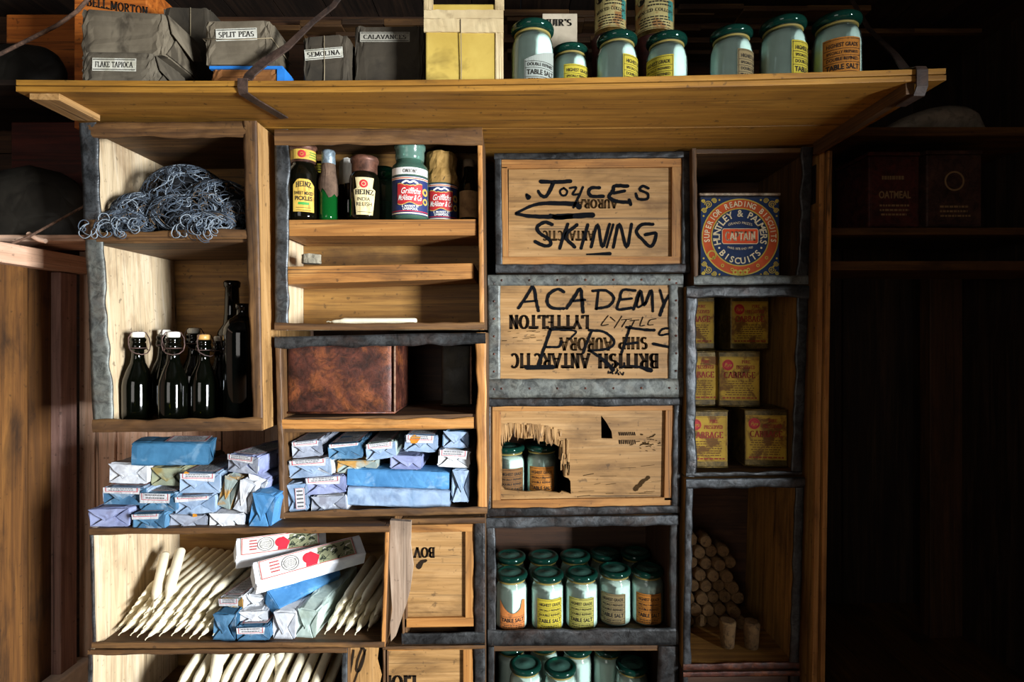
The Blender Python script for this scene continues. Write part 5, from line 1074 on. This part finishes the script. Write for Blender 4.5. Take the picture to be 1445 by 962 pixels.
lath(r_, 'glass_stopper', [(.0, .138), (.030, .138), (.0325, .142), (.034, .150), (.0335, .164), (.036, .168), (.037, .176), (.034, .182), (.02, .184), (0, .184)], glass('frosted_stopper', '#8fb0a4', .5, '#6f9486', .15, 1.5))
q = MB(); onions(q, .0439); q.build('label', ONM, r_)
r_ = bottle_at('onion_jar', 'second red and blue labelled jar, covered with tied brown paper', 'jar', 622, 1.365)
lath(r_, 'glass_body', [(.030, 0), (.0405, .003), (.0415, .010), (.0415, .118), (.036, .128)], GLS, 36, False)
q = MB(); onions(q, .0419); q.build('label', ONM, r_)
q = MB(); rings = []; rr = random.Random(8)
for z, rd in ((.098, .0432), (.118, .0436), (.135, .037), (.150, .0375), (.168, .039), (.176, .037)): rings.append([((rd+.0012*math.sin(a*3+z*90)+rr.uniform(0, .0008))*math.cos(a*.2618), (rd+.0012*math.sin(a*3+z*90)+rr.uniform(0, .0008))*math.sin(a*.2618), z+rr.uniform(-.001, .001)) for a in range(24)])
q.loft(rings, 0, True, False); q.tube([(0, 0, .175), (.002, 0, .182), (0, .001, .188)], .002, 6, 0); q.build('paper_cover', paper('brown_cover_paper', '#7a5c2c', '#a5834a', '#4c3414', .8, .6, 16, .5), r_)
r_ = bottle_at('brown_bottle', 'dark brown bottle with plain tan label at the right end of the shelf', 'bottle', 661, 1.37)
lath(r_, 'glass_body', [(.018, 0), (.0225, .003), (.023, .01), (.023, .10), (.018, .115), (.0125, .128), (.0120, .150)], BROWNGL, 28, False); lath(r_, 'cork', [(.0, .146), (.0118, .146), (.0135, .152), (.0135, .165), (0, .166)], plain('dim_cork', '#6a5640', .8))
q = MB(); rect(q, cyl_mp(.0234), -.032, .020, .032, .085, 0, 1, 12); q.build('label', paper('tan_label', '#7a5a38', '#9a774e', '#54381c', .8, .5, 20, .1), r_)
r_ = bottle_at('small_bottle', 'small bottle with a yellow neck label half hidden behind the pickle jar', 'bottle', 452, 1.385); lath(r_, 'glass_body', [(.018, 0), (.022, .004), (.022, .10), (.014, .125), (.013, .165), (0, .166)], BROWNGL, 24)
q = MB(); rect(q, cyl_mp(.0136), -.018, .135, .018, .158, 0, 1, 8); smallprint(q, cyl_mp(.0136), -.010, .138, .012, .155, 3, 1, 2, 2); q.build('neck_band', [plain('acid_yellow', '#b0a028', .7), PRINT], r_)
r_ = bottle_at('white_topped_jar', 'jar capped with crumpled white paper behind the relish jar', 'jar', 494, 1.385); lath(r_, 'glass_body', [(.024, 0), (.028, .004), (.028, .11), (.024, .12)], BROWNGL, 24, False)
q = MB(); rings = []; rr = random.Random(6)
for z, rd in ((.105, .030), (.125, .029), (.150, .027), (.166, .025), (.172, .012)): rings.append([((rd+rr.uniform(-.002, .002))*math.cos(a*.4488), (rd+rr.uniform(-.002, .002))*math.sin(a*.4488), z+rr.uniform(-.003, .003)) for a in range(14)])
q.loft(rings, 0, True, False); q.build('paper_cover', WHITEP, r_)
r_ = bottle_at('glass_jar', 'clear greenish jar half hidden behind the red and blue labelled jar', 'jar', 541, 1.375); lath(r_, 'glass_body', [(.024, 0), (.030, .003), (.0305, .01), (.0305, .095), (.026, .108), (.0235, .115)], GLS, 28, False); lath(r_, 'lid', [(0, .113), (.026, .113), (.029, .12), (.029, .14), (.026, .146), (0, .147)], LIDG, 28); lath(r_, 'filling', [(.02, .003), (.028, .006), (.028, .06), (0, .06)], plain('grey_filling', '#7d8a86', .8))
z2_ = pz(371, Y2+.012)+.002
q = MB(); x = pxx(438, 1.30); rr = random.Random(2); q.loft([[(x+(.0225+rr.uniform(-.0015, .0015))*math.cos(a*.5236), 1.305+.020*math.sin(a*.5236), z2_+z+rr.uniform(-.001, .001)) for a in range(12)] for z in (.0, .008, .017, .021)], 0, True, False); tag(q.build('cork_bung', paper('grey_bung', '#6c6658', '#938b78', '#4c463a', .9, .6, 40, .5), base=(x, 1.305, z2_)), 'flat grey bung on the second shelf of the jar crate', 'bung')
zc_ = B.M(.5, B.tv).z+.008
o = put_candle(make_candle('x', .20, .0085), (pxx(468, 1.30), 1.30, zc_+.006), 0, 0, 'single white candle lying along the floor of the jar crate', 'lone candle'); del o['group']; o.rotation_euler = (0, R(90), 0)

# ---------------------------------------------------------------- rusty tin and its neighbour
zC = C_.M(.5, C_.uv(530, 590)[1]).z+.004
def big_tin(label, x0, x1, Y, h, d, mat, seed, yaw=0):
    zC = C_.M(C_.uv(x1, 590)[0], C_.uv(398, 590)[1]).z+.0022
    a, b = pxx(x0, Y), pxx(x1, Y); root = thing('rusty_tin', label, 'tin', ((a+b)/2, Y+d/2, zC), (0, 0, R(yaw)), None); w = b-a; rr = random.Random(seed); q = MB(); rings = []; n = 28
    for k in range(9):
        f = k/8; ring = []
        for i in range(n):
            an = 2*math.pi*(i+.5)/n; ca, sa = math.cos(an), math.sin(an); e = .13; bul = .004*math.sin(math.pi*f)*(1 if sa < 0 else 0); ring.append((w/2*math.copysign(abs(ca)**e, ca)+rr.uniform(-.0006, .0006), d/2*math.copysign(abs(sa)**e, sa)-bul*(1-abs(ca))+rr.uniform(-.0006, .0006), h*f))
        rings.append(ring)
    q.loft(rings, 0, True, True); q.build('body', mat, root)
    for z in (.002, h-.002):
        q = MB(); q.tube([(-w/2, -d/2, z), (w/2, -d/2, z), (w/2, d/2, z), (-w/2, d/2, z)], .0028, 6, closed=True); q.build('rim', mat, root)
    q = MB(); q.tube([(w/2+.0005, -d/2-.0005, .004), (w/2+.0005, -d/2-.0005, h-.004)], .003, 6); q.build('seam', tarnish('rubbed_seam', '#5a3c2a', '#8a6c54', '#4a2414', .5, .4, .5, .3), root); return root
big_tin('large square rust brown tin filling most of the crate shelf', 402, 556, 1.287, .165, .20, RUST, 3)
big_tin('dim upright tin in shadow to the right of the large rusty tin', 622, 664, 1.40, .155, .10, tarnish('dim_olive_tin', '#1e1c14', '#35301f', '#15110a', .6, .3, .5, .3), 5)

# ---------------------------------------------------------------- cabbage tins
TINB = tarnish('cabbage_tin_metal', '#4a3c1e', '#7a6430', '#2e2010', .6, .5, .45, .3); CABL = paper('cabbage_label', '#98781e', '#b8962e', '#5e360f', .65, .9, 14, .1, .50); REDT2 = plain('label_dark_red', '#8a2418', .7); SEAL = plain('red_seal', '#b01c22', .6); BRP = plain('brown_print', '#6a4a1c', .8)
zN_ = max(N_.M(0, N_.tv).z, N_.M(1, N_.tv).z)+.0025; TW, TH, TD = .108, .150, .112
def make_cabbage(label, loc, yaw, seed):
    root = thing('cabbage_tin', label, 'tin', loc, (0, 0, R(yaw)), 'cabbage tins stacked in a crate'); q = MB(); q.box((-TW/2, -TD/2, .002), (TW/2, TD/2, TH-.002)); q.build('body', TINB, root, bevel=.003)
    for z in (.0022, TH-.0022):
        q = MB(); q.tube([(-TW/2+.001, -TD/2+.001, z), (TW/2-.001, -TD/2+.001, z), (TW/2-.001, TD/2-.001, z), (-TW/2+.001, TD/2-.001, z)], .0022, 6, closed=True); q.build('rim', TINB, root)
    q = MB(); mp = plane_mp((0, -TD/2-.0005, 0), (1, 0, 0), (0, 0, 1), (0, -1, 0)); x = TW/2-.003
    rect(q, mp, -x, .018, x, TH-.016, 0, 1, 2, 2); frame(q, mp, -x+.002, .020, x-.002, TH-.018, .0007, 2, 2); ring(q, mp, -.030, TH-.038, 0, .0145, 3, 2.4, 24); ring(q, mp, -.030, TH-.038, .010, .0125, 1, 2.8, 24)
    put(q, mp, text_geo('Pure', .01), -.039, TH-.043, -.021, TH-.033, 0, 3.0, slant=.3); put(q, mp, serif_geo('PURE', .24, .1), .006, TH-.034, .028, TH-.025, 1, 2); put(q, mp, serif_geo('PRESERVED', .24, .1), -.008, TH-.049, .040, TH-.039, 1, 2)
    put(q, mp, serif_geo('CABBAGE', .24, .1), -.041, TH-.073, .041, TH-.056, 1, 2); smallprint(q, mp, -.042, .030, .042, TH-.078, 7, 2, 2, seed); smallprint(q, mp, -.046, .0205, .046, .029, 1, 1, 2, seed+1); q.build('label', [CABL, REDT2, BRP, SEAL], root); return root
def ctin(pxr, Y): return pxx(pxr, Y)-TW/2
t0 = make_cabbage('yellow cabbage tin lowest at the left, partly behind the lead strip', (ctin(1027, 1.425), 1.425+TD/2, zN_), 0, 3)
def cab(lb, x, Y, lev, yaw): return dup(t0, (x, Y+TD/2, zN_+lev*(TH+.001)), (0, 0, R(yaw)), lb, 'cabbage tins stacked in a crate')
cab('yellow cabbage tin lowest at the right, turned a little to the left', ctin(1112, 1.445)-.002, 1.44, 0, -5)
cab('dull cabbage tin in the middle of the stack, bridging the two lower tins', ctin(1074, 1.475), 1.475, 1, -5)
cab('topmost cabbage tin of the stack, whole yellow label in view', ctin(1077, 1.56), 1.53, 2, 2)
cab('cabbage tin on the second layer at the left, mostly hidden by the lead strip', ctin(1012, 1.50), 1.49, 1, 0)
cab('upper left cabbage tin, only a sliver of its label showing', ctin(1008, 1.54), 1.54, 2, 0)

# ---------------------------------------------------------------- the round patterned biscuit tin
NAVY = plain('navy_print', '#16284a', .6, 0, .15); ORNG = plain('orange_print', '#b0481c', .6, 0, .15); GOLD = plain('gold_print', '#b0983c', .6, 0, .15); CRM = plain('cream_print', '#cfc09c', .6, 0, .15); REDO = plain('vermilion_print', '#c8481e', .6, 0, .15)
zM = Mc.M(.5, Mc.tv).z+.001; Yb = 1.418; a, b = pxx(987, Yb), pxx(1100, Yb); S_ = b-a; hb = pz(272, Yb)-zM; root = thing('biscuit_tin', 'square navy biscuit tin with a round orange and blue lettered design', 'tin', ((a+b)/2, Yb+.10, zM)); T3 = tarnish('worn_navy_tin', '#141e34', '#26324a', '#4a2a16', .55, .3, .45, .2)
q = MB(); q.box((-S_/2, -.10, 0), (S_/2, .10, hb-.008)); q.build('body', T3, root, bevel=.004)
q = MB(); q.box((-S_/2-.002, -.102, hb-.007), (S_/2+.002, .102, hb)); q.build('lid_rim', tarnish('worn_tin_rim', '#6a4630', '#b8a890', '#6a2e14', .6, .5, .4, .3), root, bevel=.002)
q = MB(); cz = hb*.50-.002; k = S_/720.0; mp0 = plane_mp((0, -.1006, cz), (1, 0, 0), (0, 0, 1), (0, -1, 0)); mp = lambda x, y, l=0: mp0(x*k, y*k, l)
rect(q, mp, -350, -345, 350, 350, 0, 1); ring(q, mp, 0, 0, 258, 342, 1, 2, 72); ring(q, mp, 0, 0, 336, 346, 2, 3, 72); ring(q, mp, 0, 0, 252, 262, 2, 3, 72)
arc_text(q, mp, 'SUPERIOR READING BISCUITS', 0, 0, 300, 50, 186, -6, 3, 4, wf=.85); arc_text(q, mp, 'HUNTLEY & PALMERS', 0, 0, 212, 62, 192, -12, 3, 4, serif=False, wf=.95); arc_text(q, mp, 'BISCUITS', 0, 0, 212, 58, 222, 318, 3, 4, inner=True, wf=.95)
for an in (207, 333): ring(q, mp, 212*math.cos(R(an)), 212*math.sin(R(an)), 0, 9, 3, 4, 12)
poly(q, mp, [(-150, -62), (150, -62), (164, -46), (164, 62), (150, 78), (-150, 78), (-164, 62), (-164, -46)], 3, 3); poly(q, mp, [(-148, -56), (148, -56), (158, -44), (158, 60), (148, 72), (-148, 72), (-158, 60), (-158, -44)], 4, 4)
put(q, mp, serif_geo('CAPTAIN', .24, .12), -136, -34, 136, 52, 3, 5)
put(q, mp, text_geo('GRAND PRIZES'), -108, 100, 108, 122, 3, 4, arch=18); put(q, mp, text_geo('PARIS 1878 AND 1900'), -112, -100, 112, -80, 3, 4, arch=-14)
for sx in (-1, 1):
    for sz in (-1, 1):
        for r0_, (ox, oz) in ((34, (285, 292)), (24, (322, 238)), (24, (232, 326)), (17, (330, 322))):
            pts = [((ox+r0_*(1-i/22)*math.cos(i*.62))*sx, (oz+r0_*(1-i/22)*math.sin(i*.62))*sz) for i in range(20)]; brush(q, mp, pts, 7, 2, 3, .1, 3)
        for ox, oz in ((328, 190), (186, 334), (300, 262)): ring(q, mp, sx*ox, sz*oz, 0, 9, 2, 3, 8)
for an in (218, 238, 256, 284, 302, 322): ring(q, mp, 300*math.cos(R(an)), 300*math.sin(R(an)), 8, 16, 2, 4, 10)
for an in (262, 270, 278): ring(q, mp, 318*math.cos(R(an)), 318*math.sin(R(an)), 10, 26, 2, 4.5, 14)
ring(q, mp, 300*math.cos(R(212)), 300*math.sin(R(212)), 30, 42, 2, 4, 20)
q.build('printed_front', [NAVY, ORNG, GOLD, CRM, REDO], root)

# ---------------------------------------------------------------- corks
CORK = paper('cork', '#58422a', '#745a3a', '#2e2012', .9, .7, 60, .4); zO = max(O_.M(0, O_.tv).z, O_.M(1, O_.tv).z)+.001
q = MB(); q.lathe([(.0150, 0), (.0168, .0015), (.0176, .02), (.0178, .05), (.0165, .0515)], 18); ck = q.build('cork', CORK); tag(ck, 'cork lying in the stack at the back of the cork crate', 'cork', 'corks stacked in a crate'); first = True; rr = random.Random(21)
xl = O_.M(O_.tu, .2).x+.019
cork_rot = Matrix.Rotation(R(-90), 4, 'X')
for col in range(6):
    for row in range(9):
        x = xl+col*.0362+(.018 if row % 2 else 0); z = zO+.0182+row*.0314
        if x > xl+.195 or row > 8.5-col*.55 or (3.5 < row < 5 and col in (0, 1)) or (row > 3 and rr.random() < .12): continue
        loc = (x+rr.uniform(-.001, .001), 1.56+rr.uniform(-.012, .012)+row*.004, z); e = (Matrix.Rotation(R(rr.uniform(-5, 5)), 4, 'Z') @ cork_rot).to_euler()
        if first: ck.location = loc; ck.rotation_euler = e; first = False
        else: dup(ck, loc, e, 'cork lying in the stack at the back of the cork crate', 'corks stacked in a crate')
def bung(label, px, py0, py1, Y, s, chip=False):
    h = (py1-py0)*Y/F; r = s*Y/F/2; x = pxx(px, Y); q = MB(); q.lathe([(r*.72, 0), (r*.80, .002), (r*.98, h*.86), (r, h*.93), (r*.95, h*.985), (r*.8, h)], 20)
    return tag(q.build('cork_bung', CORK, base=(0, 0, 0)), label, 'cork', 'standing bungs')
for lb, px, Y in (('tapered cork bung standing on the floor of the cork crate, left of two', 1026, 1.475), ('tapered cork bung standing on the floor of the cork crate, right of two', 1060, 1.47)):
    o = bung(lb, px, 865, 902, Y, 23); o.location = (pxx(px, Y), Y, zO)

# ---------------------------------------------------------------- dim things on the right hand shelves
def dtin(label, px0, px1, py0, py1, Y, mat, txt):
    a, b = pxx(px0, Y), pxx(px1, Y); z0 = pz(py1, Y); h = pz(py0, Y)-z0; root = thing('square_tin', label, 'tin', ((a+b)/2, Y+.08, z0), group='dark tins on the right hand shelf'); w = (b-a)/2; q = MB(); q.box((-w, -.08, 0), (w, .08, h-.012)); q.build('body', mat, root, bevel=.004)
    q = MB(); q.box((-w-.002, -.082, h-.011), (w+.002, .082, h)); q.build('lid', mat, root, bevel=.003)
    q = MB(); mp = plane_mp((0, -.0806, 0), (1, 0, 0), (0, 0, 1), (0, -1, 0)); frame(q, mp, -w*.9, .01, w*.9, h*.9, .0015, 1, 1)
    if txt:
        put(q, mp, text_geo('OATMEAL', .03), -w*.6, h*.38, w*.65, h*.48, 0, 1); smallprint(q, mp, -w*.5, h*.60, w*.5, h*.72, 1, 0, 1, 8); smallprint(q, mp, -w*.6, h*.14, w*.6, h*.32, 3, 0, 1, 4)
    else: ring(q, mp, 0, h*.6, w*.3, w*.36, 0, 1, 24); smallprint(q, mp, -w*.6, h*.12, w*.6, h*.3, 3, 0, 1, 5)
    q.build('printed_front', [plain('dim_gold_print', '#8a6c48', .7), plain('dim_border_print', '#4a2c20', .7)], root)
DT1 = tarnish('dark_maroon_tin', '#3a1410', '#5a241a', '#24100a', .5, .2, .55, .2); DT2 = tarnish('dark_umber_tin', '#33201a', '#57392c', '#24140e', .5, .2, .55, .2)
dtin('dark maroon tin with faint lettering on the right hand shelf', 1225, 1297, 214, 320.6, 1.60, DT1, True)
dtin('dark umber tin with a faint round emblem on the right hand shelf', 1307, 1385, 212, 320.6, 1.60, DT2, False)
q = MB(); Yl = 1.64; rings = []; rr = random.Random(4); z0 = pz(179, 1.60)
for k in range(15):
    f = k/14; x = pxx(1262, Yl)+(pxx(1404, Yl)-pxx(1262, Yl))*f; hh = .100*(math.sin(math.pi*min(1, f*.62+.06))**.8)*(1 if f < .92 else 1-(f-.92)*6); rings.append([(x, Yl+.07+.07*math.cos(a*.5236)*(.4+.6*math.sin(math.pi*(f*.86+.07))), z0+max(0.0, hh*(.5+.5*math.sin(a*.5236)))+.0005+rr.uniform(0, .001)) for a in range(12)])
q.loft(rings, 0, True, True); tag(q.build('cloth_bundle', paper('dull_sacking', '#7a6c5c', '#978876', '#5c5044', .95, .5, 30, .5), base=(pxx(1335, Yl), Yl+.07, z0)), 'pale flattened sack lying on the top right hand shelf', 'sack')

# ---------------------------------------------------------------- dim things at the far left
def lshelf(label, py, Y, x1, t, name='wooden_shelf', mat=None, back=.15):
    q = MB(); z = pz(py, Y); q.box((-2.148, Y, z-t), (pxx(x1, Y), Y+back, z)); return tag(q.build(name, mat or W('pine', 'X'), base=(-1.5, Y, z-t), bevel=.002), label, 'shelf')
lshelf('pale shelf board at the far left above the boarded wall', 331, 1.36, 118, .016)
lshelf('dark shelf board at the far left level with the hanging shelf', 112, 1.38, 108, .014, mat=W('soot', 'X'))
SACK = paper('dark_oilskin', '#15130f', '#2a2620', '#0c0a08', .5, .5, 9, .6)
def sack(name, label, cat, px0, px1, pyt, pyb, Y, d, mat, seed, skew=0):
    q = MB(); rr = random.Random(seed); x0, x1, zt, z0 = pxx(px0, Y), pxx(px1, Y), pz(pyt, Y), pz(pyb, Y); rings = []; w = (x1-x0)/2
    for k in range(11):
        f = k/10; s_ = (1-f**3)**.5 if f < 1 else .03; ring = []
        for i in range(24):
            an = i*math.pi/12; nz = 1+.10*mnoise.noise(Vector((math.cos(an)*1.6, math.sin(an)*1.6, f*3+seed)))
            ring.append(((x0+x1)/2+skew*f*w+w*s_*nz*math.cos(an), Y+d/2+d/2*s_*nz*math.sin(an), z0+(zt-z0)*f))
        rings.append(ring)
    q.loft(rings, 0, True, True); return tag(q.build(name, mat, base=((x0+x1)/2, Y+d/2, z0)), label, cat)
sack('sack', 'dark bulging sack on the far left shelf below the rope', 'sack', -60, 112, 222, 331, 1.37, .13, SACK, 2, -.2)
sack('sack', 'dark humped bundle on the upper left shelf under the slanting rope', 'sack', -80, 66, 48, 112, 1.39, .10, SACK, 4, .2)
q = MB(); Yq = 1.57; q.box((pxx(8, Yq), Yq, pz(150, Yq)), (pxx(118, Yq), Yq+.13, pz(20, Yq))); tag(q.build('packing_case', W('orange', 'X'), base=(pxx(60, Yq), Yq, pz(150, Yq)), bevel=.003), 'plain orange brown case at the far left behind the dark bundle', 'crate')
q = MB(); q.box((-2.14, 1.55, pz(150, Yq)-.013), (pxx(130, Yq), 1.72, pz(150, Yq)-.001)); tag(q.build('wooden_shelf', W('soot', 'X'), base=(-1.6, 1.6, pz(150, Yq)-.013), bevel=.002), 'rear shelf board under the orange brown case at the far left', 'shelf')
q = MB(); Yq = 1.43; q.box((pxx(15, 1.54), 1.54, pz(331, 1.36)+.002), (pxx(116, 1.54), 1.70, pz(172, 1.54))); q.box((-2.14, 1.53, pz(331, 1.36)-.014), (pxx(118, 1.54), 1.72, pz(331, 1.36))); tag(q.build('wooden_box', wood('dark_red_wood', '#2e0f08', '#4c1a0e', '#642614', 'X', .6, '#120705'), base=(pxx(65, 1.5), 1.5, pz(331, 1.36)-.014), bevel=.003), 'dark red wooden box at the far left behind the bulging sack', 'box')
ROPE = tarnish('old_rope', '#4a3428', '#7a5c48', '#241812', .5, 0, .8, .8, 60)
def rope(label, pts, r): q = MB(); q.tube([P(*p) for p in pts], r, 8); return tag(q.build('rope', ROPE, base=P(*pts[-1])), label, 'rope')
rope('brown rope slanting up at the far left beside the blank grey parcel', [(-60, 104, 1.30), (0, 76, 1.29), (40, 56, 1.285), (80, 36, 1.28), (108, 16, 1.275), (150, -30, 1.27)], .0042)
rope('dark cord slanting across the pale shelf board at the far left', [(-40, 372, 1.30), (0, 350, 1.315), (40, 334, 1.32), (80, 312, 1.33), (116, 292, 1.345), (135, 280, 1.36)], .003)
q = MB(); q.tube([P(40, 330, 1.34), P(55, 338, 1.335), P(64, 340, 1.335)], .006, 8); tag(q.build('wooden_peg', W('pine', 'X'), base=P(60, 338, 1.335)), 'small pale peg under the shelf board at the far left', 'peg')
